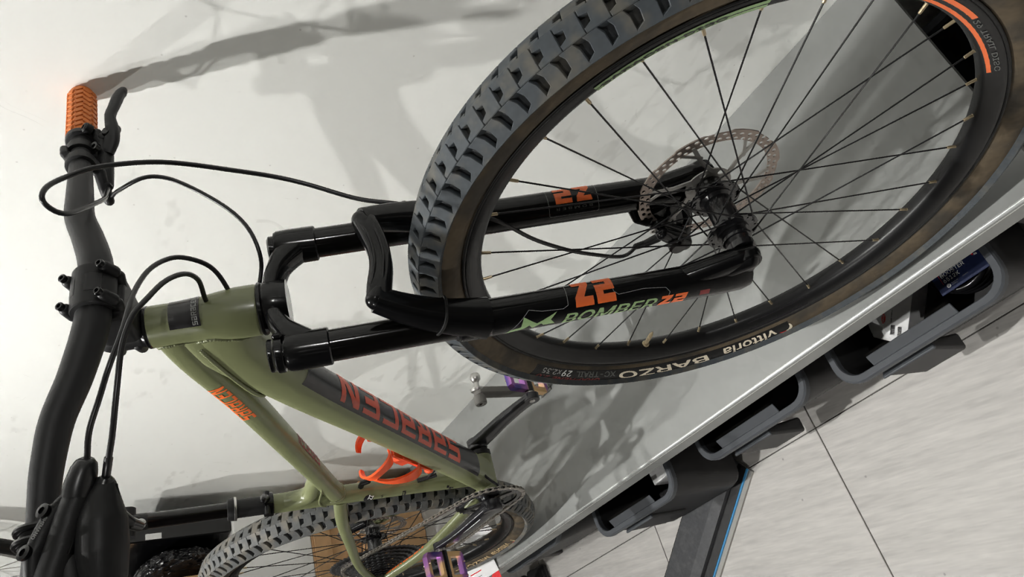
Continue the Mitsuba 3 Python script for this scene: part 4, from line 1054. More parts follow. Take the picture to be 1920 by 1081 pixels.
# small prints on the seat tube
put(FM + '__round_badge', decal(Point(0, 0).buffer(0.0085, 24), loft_map(ST0, 0.565, -1, R(14), R(60) / 0.0165, 0.405), 0.003), 'm_black_print', B4, smooth=True)
put(FM + '__lettering', decal(affinity.rotate(fit(text_poly('ZI', 0.006), 0.010, 0.0085), 70, origin=(0, 0)), lambda u, v: loft_map(ST0, 0.560, -1, R(2), R(60) / 0.0165, 0.405, 0.0009)(u + 0.004, v), 0.003), 'm_white_print', B4, smooth=True)
put(FM + '__size_sticker', decal(sbox(0, 0, 0.006, 0.014).difference(sbox(0.0012, 0.002, 0.0036, 0.012)), loft_map(ST0, 0.41, -1, R(-12), R(60) / 0.0165, 0.405), 0.003), 'm_black_print', B4, smooth=True)
put(FM + '__size_sticker', decal(unary_union([sbox(0, 0.006, 0.004, 0.012), sbox(0.005, 0.0, 0.009, 0.008), sbox(0.010, 0.004, 0.013, 0.007)]), loft_map(ST0, 0.20, -1, R(-8), R(60) / 0.0165, 0.405), 0.003), 'm_black_print', B4, smooth=True)
put(FM + '__lettering', decal(affinity.rotate(text_poly('66', 0.004), 90, origin=(0, 0)), loft_map(ST0, 0.50, -1, R(8), R(60) / 0.0165, 0.405), 0.003), 'm_black_print', B4, smooth=True)

# ---- seat post, collar, head without a saddle
SPD = SD
top = BB + SD * 0.640
put(BK + 'seat_post__outer', cat(rod(BB + SD * 0.39, BB + SD * 0.455, 0.0158, n=32), lathe([(0.0160, 0), (0.0190, 0.001), (0.0195, 0.006), (0.0180, 0.014), (0.0150, 0.015), (0.0, 0.015)], BB + SD * 0.452, SD, 32)), 'm_matte_black', B4)
put(BK + 'seat_post__inner', rod(BB + SD * 0.45, BB + SD * 0.600, 0.0126, n=28), 'm_stanchion', B4)
put(BK + 'seat_post__collar_ring', lathe([(0.0182, 0), (0.0200, 0.0005), (0.0200, 0.004), (0.0184, 0.005)], BB + SD * 0.4515, SD, 32), 'm_steel', B4)
put(BK + 'seat_post__head', cat(hull([tuple(BB + SD * 0.592) + (0.0135,), tuple(BB + SD * 0.606) + (0.0140,)]), rod(BB + SD * 0.618 + np.array([0, -0.024, 0]), BB + SD * 0.618 + np.array([0, 0.024, 0]), 0.0125, n=24), hull([tuple(BB + SD * 0.600 + np.array([0.016, 0, 0])) + (0.006,), tuple(BB + SD * 0.632 + np.array([0.028, 0, 0.004])) + (0.005,)]), hull([tuple(BB + SD * 0.600 + np.array([-0.016, 0, 0])) + (0.006,), tuple(BB + SD * 0.632 + np.array([-0.028, 0, 0.0])) + (0.005,)])), 'm_matte_black', B4)
put(BK + 'seat_post__clamp', cat([tube(spline([tuple(BB + SD * 0.636 + np.array([0.030, y, 0.004])), tuple(BB + SD * 0.648 + np.array([0.018, y, 0.002])), tuple(BB + SD * 0.650 + np.array([-0.018, y, 0])), tuple(BB + SD * 0.636 + np.array([-0.030, y, 0]))], 16), 0.0045, 10) for y in (-0.018, 0.018)] + [cbox((0.02, 0.04, 0.006), 0.002, BB + SD * 0.647)]), 'm_matte_black', B4)
cp = BB + SD * 0.392
put(BK + 'seat_clamp__band', lathe([(0.0165, 0), (0.0200, 0.0005), (0.0205, 0.003), (0.0205, 0.013), (0.0200, 0.0155), (0.0165, 0.016)], cp, SD, 36), 'm_gloss_black', B4)
put(BK + 'seat_clamp__lever', cat(chain_hull([tuple(cp + SD * 0.008 + np.array([0.020, 0.004, 0])) + (0.0075,), tuple(cp + SD * 0.008 + np.array([0.036, 0.000, 0.0])) + (0.0065,), tuple(cp + SD * 0.008 + np.array([0.044, -0.006, 0.0])) + (0.0055,)])), 'm_gloss_black', B4)
put(BK + 'seat_clamp__bolt', rod(cp + SD * 0.008 + np.array([0.014, -0.022, 0]), cp + SD * 0.008 + np.array([0.014, 0.018, 0]), 0.0055, n=16), 'm_gloss_black', B4)

# ---- rear wheel
RT, RR_ = wheel('rear', B4, (HX, HZ), 0.37, STEP, 'm_rubber_rear', -0.022, 0.030, 0.0285, 0.0265, False)
blk = []
for psi, phs, kind in ROWS:
    for k in range(100):
        Mk = tire_frame((k + phs) * PITCH, psi, (HX, HZ))
        if psi > 0:
            Mk = Mk @ np.diag([-1, -1, 1, 1])
        blk.append(at(SIDE_K if kind == 'side' else MID_K, Mk))
put(RT + '__knobs', cat(blk), 'm_rubber_rear', B4, smooth=25)
labels[RT + '__knobs'] = {'kind': 'stuff'}
hub(BK + 'rear_hub', B4, (HX, HZ), -0.022, 0.030, -0.064, 0.062)
rotor(BK + 'rear_disc_rotor', B4, (HX, HZ), 0.0500, 0.080, 0.8)
put(BK + 'rear_brake_caliper', hull([(HX + 0.055, 0.058, HZ + 0.045, 0.011), (HX + 0.085, 0.058, HZ + 0.010, 0.011), (HX + 0.06, 0.044, HZ + 0.043, 0.010), (HX + 0.085, 0.044, HZ + 0.010, 0.010)]), 'm_gloss_black', B4)
side_text(RT + '__lettering', fit(text_poly('vittoria', 0.015), 0.082, 0.0165), R(250.5), 0.3270, (HX, HZ), B4, 'm_gold_print')
side_text(RT + '__lettering', fit(text_poly('MEZCAL', 0.015, shear=-8), 0.118, 0.0150), R(234), 0.3285, (HX, HZ), B4, 'm_gold_print')
side_text(RT + '__emblem', affinity.translate(swoosh.intersection(sbox(0.0, -1, 1, 1)), 0.009, 0.0085), R(254.5), 0.3270, (HX, HZ), B4, 'm_vivid_red')
side_text(RT + '__emblem', affinity.translate(swoosh.intersection(sbox(-1, -1, 0.0, 1)), 0.009, 0.0085), R(254.5), 0.3270, (HX, HZ), B4, 'm_gold_print')


# ---- cassette, chainring, chain
def sprocket(teeth, t=0.0019, inner=0.6):
    r = 0.0127 * teeth / (2 * math.pi)
    n = teeth * 6
    a = np.arange(n) * 2 * math.pi / n
    prof_ = np.array([-0.0030, -0.0016, 0.0018, 0.0030, 0.0018, -0.0016])
    rr = r + prof_[np.arange(n) % 6]
    return Polygon(np.c_[rr * np.cos(a), rr * np.sin(a)]).difference(Point(0, 0).buffer(r * inner, 32)), r, t


TEETH = [51, 45, 39, 33, 28, 24, 21, 18, 16, 14, 12, 10]
for i, tt in enumerate(TEETH):
    p, r, t = sprocket(tt, inner=0.80 if tt > 20 else 0.5)
    y = -0.0235 - i * 0.0037
    put(BK + 'cassette__sprocket', extrude(p, t, np.array([[1, 0, 0, HX], [0, 0, 1, y], [0, 1, 0, HZ], [0, 0, 0, 1]])), 'm_cassette', B4, smooth=20)
arms = unary_union([LineString([(0.018 * math.cos(a), 0.018 * math.sin(a)), (0.084 * math.cos(a + 0.25), 0.084 * math.sin(a + 0.25))]).buffer(0.005) for a in np.arange(6) * math.pi / 3] + [Point(0, 0).buffer(0.022)])
put(BK + 'cassette__carrier', extrude(arms, 0.002, np.array([[1, 0, 0, HX], [0, 0, 1, -0.0262], [0, 1, 0, HZ], [0, 0, 0, 1]])), 'm_cassette', B4, smooth=20)
put(BK + 'cassette__freehub', lathe([(0.0175, 0), (0.0175, 0.042), (0.0, 0.042)], (HX, -0.024, HZ), (0, -1, 0), 24), 'm_cassette', B4)
ring, RRING, t = sprocket(32, 0.0035, 0.80)
sp = unary_union([LineString([(0, 0), (0.056 * math.cos(a), 0.056 * math.sin(a))]).buffer(0.0075) for a in np.arange(4) * math.pi / 2 + 0.5])
put(BK + 'chainring', extrude(unary_union([ring, sp]), 0.0035, np.array([[1, 0, 0, BBX], [0, 0, 1, -0.0535], [0, 1, 0, BBZ], [0, 0, 0, 1]])), 'm_gloss_black', B4, smooth=20)
nrm, dd = np.array([0.551, 0, 0.833]), np.array([-0.833, 0, 0.551])
rs = 0.0127 * 39 / (2 * math.pi)
pth = []
a0 = math.atan2(nrm[2], nrm[0])
low = np.array([-1.035, -0.040, 0.325])
for a in np.linspace(a0 - math.radians(182), a0, 26):
    pth.append(BB + np.array([RRING * math.cos(a), -0.0517, RRING * math.sin(a)]))
for a in np.linspace(a0, a0 + math.radians(185), 26):
    pth.append(HUB + np.array([rs * math.cos(a), -0.0300, rs * math.sin(a)]))
pth.append(low + np.array([-0.055, 0.008, 0.03])); pth.append(low + np.array([-0.045, 0, -0.015])); pth.append(low)
pth.append(pth[0])
pth = np.array(pth)
dcum = np.r_[0, np.cumsum(np.linalg.norm(np.diff(pth, axis=0), axis=1))]
nl = int(dcum[-1] / 0.0127)
cps = np.stack([np.interp(np.arange(nl + 1) * 0.0127, dcum, pth[:, k]) for k in range(3)], 1)
plate = LineString([(0, 0), (0.0127, 0)]).buffer(0.0040, 4).difference(Point(0.00635, 0.0058).buffer(0.0032, 6)).difference(Point(0.00635, -0.0058).buffer(0.0032, 6))
plate_m = extrude(plate, 0.001)
links = []
for i in range(nl):
    p, q = cps[i], cps[i + 1]
    x = unit(q - p); y = np.array([0, 1.0, 0]) - x * x[1]; y = unit(y); z = np.cross(x, y)
    Mx = np.eye(4); Mx[:3, 0], Mx[:3, 1], Mx[:3, 2], Mx[:3, 3] = x, z, y, p
    o = 0.0026 if i % 2 else 0.0016
    for s in (-1, 1):
        links.append(at(plate_m, Mx @ trimesh.transformations.translation_matrix([0, 0, s * o - 0.0005])))
    links.append(tube(np.array([p - y * 0.0031, p + y * 0.0031]), 0.0026, 6))
put(BK + 'chain', cat(links), 'm_chain', B4, smooth=25)
labels[BK + 'chain'] = {'kind': 'stuff'}
put(BK + 'rear_derailleur__cage', chain_hull([tuple(low + np.array([-0.058, -0.006, 0.035])) + (0.008,), tuple(low + np.array([-0.02, -0.006, -0.005])) + (0.007,)]), 'm_gloss_black', B4)

# ---- cranks and pedals
AL, CL_ = -0.6264, 0.1734
for s, al in ((1, AL), (-1, AL + math.pi)):
    cd = np.array([math.cos(al), 0, math.sin(al)])
    CR = BK + 'crank'
    CR = fresh(CR)
    b0, b1 = BB + np.array([0, s * 0.064, 0]), BB + cd * CL_ + np.array([0, s * 0.078, 0])
    body = Loft([b0 - cd * 0.004, b0 + cd * 0.035 + np.array([0, s * 0.004, 0]), b0 + cd * 0.085 + np.array([0, s * 0.010, 0]), b0 + cd * 0.140 + np.array([0, s * 0.0135, 0]), b1 + cd * 0.002], [0.0100, 0.0095, 0.0085, 0.0080, 0.0075], [0.0200, 0.0185, 0.0170, 0.0155, 0.0150], (0, s, 0), ex=3.2)
    scene[CR] = mikit.ply(at(cat(body.mesh(40, 28), lathe([(0.0185, -0.011), (0.0195, -0.009), (0.0195, 0.008), (0.0175, 0.010), (0.0, 0.010)], b0, (0, s, 0), 32), lathe([(0.0145, -0.0070), (0.0150, -0.006), (0.0150, 0.0055), (0.0135, 0.0068), (0.0, 0.0068)], b1, (0, s, 0), 28)), B4), 'm_crank', 40)
    labels[CR] = {'label': 'polished dark crank arm'}
    put(CR + '__axle_end', lathe([(0.0, 0.0085), (0.004, 0.0085), (0.0055, 0.0080), (0.0062, 0.0066)], b1, (0, -s, 0), 16), 'm_steel', B4)
    put(CR + '__spindle', rod(BB + np.array([0, s * 0.038, 0]), BB + np.array([0, s * 0.060, 0]), 0.0120, n=24), 'm_gloss_black', B4)
    if s < 0:
        # pale edge strip and print on the outer face
        put(CR + '__edge_strip', tube(spline([b0 + cd * 0.03 + np.array([0, -0.0125, 0]) + 0.009 * np.array([cd[2], 0, -cd[0]]), b0 + cd * 0.085 + np.array([0, -0.0175, 0]) + 0.008 * np.array([cd[2], 0, -cd[0]]), b0 + cd * 0.145 + np.array([0, -0.0205, 0]) + 0.007 * np.array([cd[2], 0, -cd[0]])], 24), 0.0009, 6), 'm_white_print', B4)
        nn = np.array([cd[2], 0, -cd[0]])
        X_, Y_ = cd, -nn
        for tx, m_, off, h_ in (('SRAM NX', 'm_grey_print', 0.0, 0.0070), ('DUB', 'm_white_print', -0.0085, 0.0055)):
            Mx = np.eye(4); Mx[:3, 0], Mx[:3, 1], Mx[:3, 2] = -X_, Y_ * 1.0, np.cross(-X_, Y_); Mx[:3, 3] = b0 + cd * 0.150 + np.array([0, -0.0212, 0]) + nn * (off + 0.003)
            put(CR + '__lettering', at(extrude(fit(text_poly(tx, 0.006), 0.030 if len(tx) > 3 else 0.020, h_), 0.0003), Mx), m_, B4, smooth=False)
    # pedal, built in world axes
    pe = (B4 @ np.r_[b1, 1])[:3]
    PD = fresh(BK + 'pedal')
    yd = np.array([0.012, s * 1.0, 0.0]); yd = unit(yd)
    zd = np.array([0.26 if s > 0 else 0.30, 0, 0.96]); zd = unit(zd - yd * (zd @ yd)); xd = np.cross(yd, zd)
    lw, ll = 0.052, 0.050
    outl = Polygon([(-ll * 0.90, 0), (ll * 0.90, 0), (ll, 0.008), (ll, 0.050), (ll * 0.98, 0.085), (ll * 0.66, 0.104), (-ll * 0.66, 0.104), (-ll * 0.98, 0.085), (-ll, 0.050), (-ll, 0.008)])
    win = unary_union([Polygon([(x0 * sg, 0.010), (x1 * sg, 0.010), (x1 * sg, 0.047), (x0 * sg, 0.047)]) for sg in (-1, 1) for x0, x1 in ((0.013, 0.042),)] + [sbox(min(sg * 0.013, sg * 0.042), 0.053, max(sg * 0.013, sg * 0.042), 0.091) for sg in (-1, 1)])
    fr = extrude(outl.difference(win), 0.013)
    fr.apply_translation((0, 0, -0.0065))
    Mx = np.eye(4); Mx[:3, 0], Mx[:3, 1], Mx[:3, 2], Mx[:3, 3] = zd, yd, np.cross(zd, yd), pe + yd * 0.013
    core = rod((0, -0.002, 0), (0, 0.102, 0), 0.0095, n=20)
    put(PD + '__platform', at(fr, Mx), 'm_anod', W4, smooth=25, label='purple and gold oil-slick pedal platform')
    put(PD + '__barrel', at(core, Mx), 'm_stanchion', W4)
    put(PD + '__axle', rod(pe + yd * 0.004, pe + yd * 0.016, 0.0085, n=16), 'm_steel', W4)
    pins = [lathe([(0.0016, 0), (0.0016, 0.0105), (0.0, 0.0105)], (px_, py_, 0), (0, 0, sg), 6) for px_ in (-0.0465, 0.0465) for py_ in (0.022, 0.05, 0.08) for sg in (-1, 1)]
    for pn in pins:
        put(PD + '__pin', at(pn, Mx), 'm_brass', W4)

# ---- bottle cage on the down tube
CG = BK + 'bottle_cage'
dtd = unit(np.array([0.87, 0, 0.49])); dtn = unit(np.array([-0.49, 0, 0.87]))
c0 = np.array([-0.496, 0, 0.3640]) + dtn * 0.0285
def cagept(a, ax, r=0.037):
    """a: angle from the base side (0) round the right side; ax: distance along the tube towards the head."""
    return c0 + dtd * ax + dtn * (0.0400 - r * math.cos(a)) + np.array([0, -r * math.sin(a), 0])
def ribbon(pts, w, t):
    p = spline(pts, 36)
    cen = np.array([c0 + dtn * 0.04 + dtd * ((q - c0) @ dtd) for q in p])
    out = p - cen; out[:, :] -= 0; out /= np.linalg.norm(out, axis=1, keepdims=True)
    T_ = np.gradient(p, axis=0); T_ /= np.linalg.norm(T_, axis=1, keepdims=True)
    S_ = np.cross(T_, out); S_ /= np.linalg.norm(S_, axis=1, keepdims=True)
    w = np.interp(np.linspace(0, 1, 36), np.linspace(0, 1, len(w)), w)[:, None] / 2
    ring = np.stack([p + S_ * w + out * t / 2, p + S_ * w - out * t / 2, p - S_ * w - out * t / 2, p - S_ * w + out * t / 2], 1)
    return grid_mesh(ring)
DTM = lambda h: np.array([[dtd[0], 0, dtn[0], c0[0] + dtn[0] * h], [0, 1, 0, 0], [dtd[2], 0, dtn[2], c0[2] + dtn[2] * h], [0, 0, 0, 1]])
put(CG + '__base', cat(at(extrude(sbox(-0.066, -0.011, 0.050, 0.011).buffer(0.004).difference(unary_union([LineString([(0.024, 0), (0.036, 0)]).buffer(0.0045), LineString([(-0.044, 0), (-0.036, 0)]).buffer(0.004)])), 0.0050), DTM(0.006)),
                       at(extrude(sbox(0.002, -0.012, 0.026, 0.012).buffer(0.002).difference(sbox(0.008, -0.006, 0.020, 0.006)), 0.0200), DTM(0.004)), at(cbox((0.014, 0.030, 0.014), 0.003), DTM(0.013) @ trimesh.transformations.translation_matrix([-0.072, 0, 0]))), 'm_cage', B4, label='orange bottle cage base')
for s in (-1, 1):
    a1 = [(-0.479, s * 0.008, 0.4270), (-0.4665, s * 0.026, 0.4330), (-0.4670, s * 0.037, 0.4480), (-0.4800, s * 0.0385, 0.4630), (-0.4930, s * 0.030, 0.4740), (-0.4990, s * 0.016, 0.4770)]
    a2 = [(-0.5500, s * 0.008, 0.3820), (-0.5330, s * 0.025, 0.3860), (-0.5190, s * 0.036, 0.4000), (-0.5150, s * 0.0395, 0.4190), (-0.5100, s * 0.0390, 0.4380), (-0.4960, s * 0.0360, 0.4570)]
    put(CG + '__arm', ribbon(a1, [0.024, 0.020, 0.017, 0.015, 0.014, 0.009], 0.0040), 'm_cage', B4)
    put(CG + '__arm', ribbon(a2, [0.024, 0.021, 0.018, 0.016, 0.013, 0.010], 0.0040), 'm_cage', B4)
# bosses, cable clips
put(BK + 'cable_clip', cat(chain_hull([(-0.6260, 0.004, 0.4870, 0.0050), (-0.6120, 0.004, 0.4830, 0.0050), (-0.6080, 0.004, 0.4720, 0.0050)])), 'm_black_rubber', B4)
put(BK + 'cable_clip', cat(rod((-0.650, 0.000, 0.385), (-0.640, 0.000, 0.350), 0.0040), rod((-0.646, 0.0, 0.366), (-0.600, 0.0, 0.3480), 0.0028)), 'm_black_rubber', B4)
put(BK + 'shift_cable_loop', tube(spline([(-0.645, -0.010, 0.268), (-0.655, -0.030, 0.250), (-0.680, -0.034, 0.236), (-0.715, -0.032, 0.236), (-0.745, -0.036, 0.262)], 40), 0.0024, 10), 'm_housing', B4)

# ================================================================== storage bins under the shelf
def rrect(x0, x1, y0, y1, r, n=6):
    p = []
    for cx, cy, a0 in ((x1 - r, y0 + r, -90), (x1 - r, y1 - r, 0), (x0 + r, y1 - r, 90), (x0 + r, y0 + r, 180)):
        for k in range(n + 1):
            a = math.radians(a0 + 90 * k / n)
            p.append((cx + r * math.cos(a), cy + r * math.sin(a)))
    return np.array(p)


def make_bin(x0, x1, yf, zr, fb, label, zb=0.036, plain=False, back=0.34):
    key = fresh('storage_bin')
    def ring(inset, z, yfront, r=0.045):
        p = rrect(x0 + inset, x1 - inset, yfront, back - inset, r)
        return np.c_[p, np.full(len(p), z)]
    t = 0.004
    # body: outer shell and inner shell, open on top
    outer = [ring(0.012, zb, fb, 0.03), ring(0.010, zb + 0.01, fb - 0.006, 0.035), ring(0.007, zr - 0.035, yf + 0.008), ring(0.007, zr - 0.012, yf + 0.007)]
    inner = [ring(0.007 + t, zr - 0.012, yf + 0.007 + t), ring(0.010 + t, zb + 0.014, fb + t + 0.004, 0.03)]
    v = np.array(outer + inner)
    m = grid_mesh(v)
    put(key + '__body', m, 'm_bin_body', smooth=40)
    # rim: a flat band with a bevelled outer lip
    rim = [ring(0.0085, zr - 0.016, yf + 0.006), ring(0.000, zr - 0.014, yf), ring(0.000, zr - 0.003, yf), ring(0.0025, zr, yf + 0.0025), ring(0.0125, zr, yf + 0.0125, 0.036), ring(0.014, zr - 0.002, yf + 0.014, 0.035), ring(0.014, zr - 0.014, yf + 0.014, 0.035), ring(0.0085, zr - 0.016, yf + 0.006)]
    put(key + '__rim', grid_mesh(np.array(rim), caps=False), 'm_bin_rim', smooth=25)
    if not plain:
        xc = (x0 + x1) / 2 - 0.02
        # label holder inside the front rim, with its clear strip
        put(key + '__label_holder', at(cbox((0.165, 0.003, 0.022), 0.001), trimesh.transformations.translation_matrix([xc + 0.01, yf + 0.022, zr - 0.001]) @ trimesh.transformations.rotation_matrix(math.radians(-58), [1, 0, 0])), 'm_bin_rim', smooth=False)
        put(key + '__label_cover', at(quad((-0.080, 0, -0.010), (0.160, 0, 0), (0, 0, 0.022)), trimesh.transformations.translation_matrix([xc + 0.01, yf + 0.025, zr + 0.004]) @ trimesh.transformations.rotation_matrix(math.radians(-58), [1, 0, 0])), 'm_clear', smooth=False)
        # moulded grip below the front rim
        gx0, gx1 = x0 + 0.055, x0 + 0.155
        grip = hull([(gx0 + 0.008, yf + 0.006, zr - 0.055, 0.006), (gx1 - 0.008, yf + 0.006, zr - 0.055, 0.006), (gx0 + 0.012, yf + 0.010, zr - 0.165, 0.006), (gx1 - 0.012, yf + 0.010, zr - 0.165, 0.006), (gx0 + 0.008, yf + 0.012, zr - 0.055, 0.006), (gx1 - 0.008, yf + 0.012, zr - 0.055, 0.006), (gx0 + 0.012, yf + 0.030, zr - 0.165, 0.006), (gx1 - 0.012, yf + 0.030, zr - 0.165, 0.006)])
        put(key + '__grip', grip, 'm_bin_body', smooth=40)
        put(key + '__grip_lip', hull([(gx0, yf + 0.001, zr - 0.046, 0.003), (gx1, yf + 0.001, zr - 0.046, 0.003), (gx0 + 0.004, yf + 0.012, zr - 0.050, 0.003), (gx1 - 0.004, yf + 0.012, zr - 0.050, 0.003)]), 'm_bin_rim', smooth=40)
    thing(key, label, 'storage bin', 'grey storage bins in a row under the metal shelf')
    return key


make_bin(-1.060, -0.750, -0.088, 0.265, -0.070, 'dark grey storage bin with a white box in it, beside the blue-striped stand leg')
make_bin(-0.652, -0.342, -0.070, 0.265, 0.000, 'dark grey empty-looking storage bin, middle one of the row under the shelf edge')
make_bin(-0.283, 0.043, -0.092, 0.265, -0.030, 'dark grey storage bin holding the navy card and the small white box')
put('skirting_panel', cbox((0.30, 0.02, 0.40), 0.002, (0.345, 0.387, 0.20)), 'm_panel', smooth=False)
thing('skirting_panel', 'dark grey panel against the wall beyond the right end of the shelf', 'panel')
make_bin(0.105, 0.430, -0.070, 0.265, -0.02, 'dark grey storage bin in the right corner, beyond the bin with the navy card', plain=True)
make_bin(-1.480, -1.165, -0.040, 0.300, 0.02, 'dark grey storage bin half hidden under the shelf, behind the bin with the white box', plain=True)

# what lies in the bins
wb = cbox((0.070, 0.10, 0.175), 0.002, (-0.822, 0.022, 0.140), rz=0.12)
put('small_white_box', wb, 'm_card', smooth=False)
thing('small_white_box', 'plain white carton standing in the bin beside the stand leg', 'box')


def face_map(o, ex, ey, nz, h=0.0006):
    o, ex, ey, nz = map(np.asarray, (o, ex, ey, nz))
    return lambda u, v: o + u[:, None] * ex + v[:, None] * ey + h * nz


# white carton in the third bin, tilted, with its printed label face
def oriented(o, ex, ey, size):
    ex = unit(ex); ez = unit(np.cross(ex, ey)); ey = np.cross(ez, ex)
    M = np.eye(4); M[:3, 0], M[:3, 1], M[:3, 2], M[:3, 3] = ex, ey, ez, o
    return M, ex, ey, ez
topp = np.array([(-0.197, 0.060), (-0.1915, -0.0425), (-0.173, -0.0560), (-0.108, 0.0200), (-0.118, 0.068)])
wc = trimesh.convex.convex_hull(np.vstack([np.c_[topp, np.full(5, 0.2000)], [(-0.243, 0.000, 0.150), (-0.235, 0.06, 0.150)], np.c_[topp * [1, 1] + [0.0, 0.020], np.full(5, 0.130)]]))
put('printed_white_box__carton', wc, 'm_card', smooth=False)
def flat(z, ang=0.0, ox=0.0, oy=0.0):
    c, s_ = math.cos(ang), math.sin(ang)
    return lambda u, v: np.stack([ox + u * c - v * s_, oy + u * s_ + v * c, np.full(len(u), z)], -1)
WA = math.radians(52)
bars = []
xx = 0.0
rb_ = random.Random(3)
while xx < 0.017:
    w_ = rb_.choice([0.0004, 0.0006, 0.0009]); bars.append(sbox(xx, 0, xx + w_, 0.007)); xx += w_ + rb_.choice([0.0004, 0.0006])
bars = unary_union(bars)
put('printed_white_box__barcode', decal(bars, flat(0.2006, WA, -0.1830, -0.0335), 0.01), 'm_black_print', smooth=False)
put('printed_white_box__barcode', decal(bars, flat(0.2006, WA, -0.1745, -0.0425), 0.01), 'm_black_print', smooth=False)
put('printed_white_box__lettering', decal(text_poly('Made in China', 0.0024), flat(0.2006, WA, -0.1755, -0.0130), 0.01), 'm_black_print', smooth=False)
put('printed_white_box__lettering', decal(text_poly('Grip 25 mm', 0.0022), flat(0.2006, WA, -0.1880, -0.0300), 0.01), 'm_black_print', smooth=False)
put('printed_white_box__emblem', decal(affinity.scale(Point(0, 0).buffer(1, 24), 0.0085, 0.0036), flat(0.2006, WA, -0.1840, 0.0010), 0.004), 'm_vivid_red', smooth=False)
put('printed_white_box__lettering', decal(text_poly('ABUS', 0.0038), flat(0.2010, WA, -0.1875, -0.0060), 0.01), 'm_white_print', smooth=False)
thing('printed_white_box', 'white carton with barcodes and a red emblem in the bin with the navy card', 'box')
put('black_carton', cbox((0.075, 0.12, 0.085), 0.002, (-0.222, 0.200, 0.140), rz=0.12), 'm_bag', smooth=False)
thing('black_carton', 'glossy black carton deep in the bin with the navy card', 'box')
# navy card with its lock cable
put('navy_lock_card__card', cbox((0.086, 0.090, 0.0016), 0.0003, (-0.0295, 0.0165, 0.2140)), 'm_navy', smooth=False)
Zc = 0.2154
put('navy_lock_card__lettering', decal(fit(text_poly('BOOSTER', 0.007), 0.0425, 0.0072), flat(Zc, 0.0, -0.0580, -0.0040), 0.02), 'm_white_print', smooth=False, label='white BOOSTER 6512K lettering')
put('navy_lock_card__lettering', decal(fit(text_poly('6512K', 0.007), 0.0285, 0.0068), flat(Zc, 0.0, -0.0580, -0.0130), 0.02), 'm_white_print', smooth=False)
put('navy_lock_card__red_bar', decal(sbox(0, 0, 0.0009, 0.0175), flat(Zc, 0, -0.0610, -0.0135), 0.02), 'm_vivid_red', smooth=False)
put('navy_lock_card__tick_symbol', decal(Point(0, 0).buffer(0.0035, 24).difference(LineString([(-0.0016, 0.0004), (-0.0003, -0.0012), (0.0019, 0.0020)]).buffer(0.0005)), flat(Zc, 0, -0.0545, -0.0195), 0.02), 'm_white_print', smooth=False)
put('navy_lock_card__lettering', decal(text_poly('Automatic', 0.0019, False), flat(Zc, 0, -0.0490, -0.0190), 0.02), 'm_grey_print', smooth=False)
put('navy_lock_card__lettering', decal(text_poly('locking', 0.0019, False), flat(Zc, 0, -0.0490, -0.0220), 0.02), 'm_grey_print', smooth=False)
put('navy_lock_card__lettering', decal(text_poly('abus.com', 0.0017, False), flat(Zc, 0, -0.0290, -0.0190), 0.02), 'm_grey_print', smooth=False)
arcb = Point(0, 0).buffer(0.0105, 32).difference(Point(0, 0).buffer(0.0075, 32))
put('navy_lock_card__ring_symbol', decal(unary_union([arcb.intersection(Polygon([(0, 0), (0.03 * math.cos(R(a)), 0.03 * math.sin(R(a))), (0.03 * math.cos(R(a + 15)), 0.03 * math.sin(R(a + 15)))])) for a in (150, 168, 186, 204, 222)]), flat(Zc, 0, 0.0080, 0.0090), 0.02), 'm_vivid_red', smooth=False)
put('navy_lock_card__ring_symbol', decal(unary_union([arcb.intersection(Polygon([(0, 0), (0.03 * math.cos(R(a)), 0.03 * math.sin(R(a))), (0.03 * math.cos(R(a + 15)), 0.03 * math.sin(R(a + 15)))])) for a in (243, 260)]), flat(Zc, 0, 0.0080, 0.0090), 0.02), 'm_white_print', smooth=False)
thing('navy_lock_card', 'navy blue lock packaging card lettered BOOSTER 6512K in the right-hand bin', 'packaging card')
th = np.linspace(0, 2 * np.pi * 3.0, 220)
coil = np.c_[-0.034 + (0.052 + 0.004 * np.sin(th * 0.7)) * np.cos(th), 0.034 + (0.066 + 0.004 * np.cos(th * 0.9)) * np.sin(th), 0.150 + th / (2 * np.pi * 3.0) * 0.045]
put('coiled_lock_cable', tube(coil, 0.0075, 14), 'm_bag', smooth=True)
thing('coiled_lock_cable', 'coiled glossy black lock cable under the navy card in the bin', 'lock')

# ------------------------------------------------------------------ stand leg with the blue stripe, lying on the floor in front of the bins
LD = unit(np.array([-0.795, -0.607, 0.0])); LN = np.array([-LD[1], LD[0], 0.0])
if LN[1] < 0:
    LN = -LN
L0 = np.array([-0.790, -0.090, 0.0]) + LD * -0.05
def leg_strip(key, sec, m, ln=0.95, smooth=False):
    """sec: (across, height) profile."""
    P_ = np.array([[L0 + LD * t + LN * a + np.array([0, 0, z]) for a, z in sec] for t in (0.0, ln)])
    put(key, grid_mesh(P_), m, smooth=smooth)
leg_strip('stand_leg__base', [(0.0, 0.0), (0.0, 0.006), (0.150, 0.006), (0.150, 0.0)], 'm_silver_grey')
leg_strip('stand_leg__blue_stripe', [(0.012, 0.006), (0.012, 0.0095), (0.0165, 0.0095), (0.0165, 0.006)], 'm_blue')
leg_strip('stand_leg__channel', [(0.0165, 0.006), (0.0165, 0.011), (0.040, 0.012), (0.040, 0.006)], 'm_stand_black')
leg_strip('stand_leg__cover', [(0.040, 0.006), (0.040, 0.024), (0.066, 0.030), (0.140, 0.030), (0.140, 0.006)], 'm_stand')
leg_strip('stand_leg__side_skirt', [(0.140, 0.0), (0.140, 0.026), (0.152, 0.018), (0.152, 0.0)], 'm_stand_black')
thing('stand_leg', 'dark grey flat stand leg with a thin blue stripe lying on the tiled floor', 'stand leg')
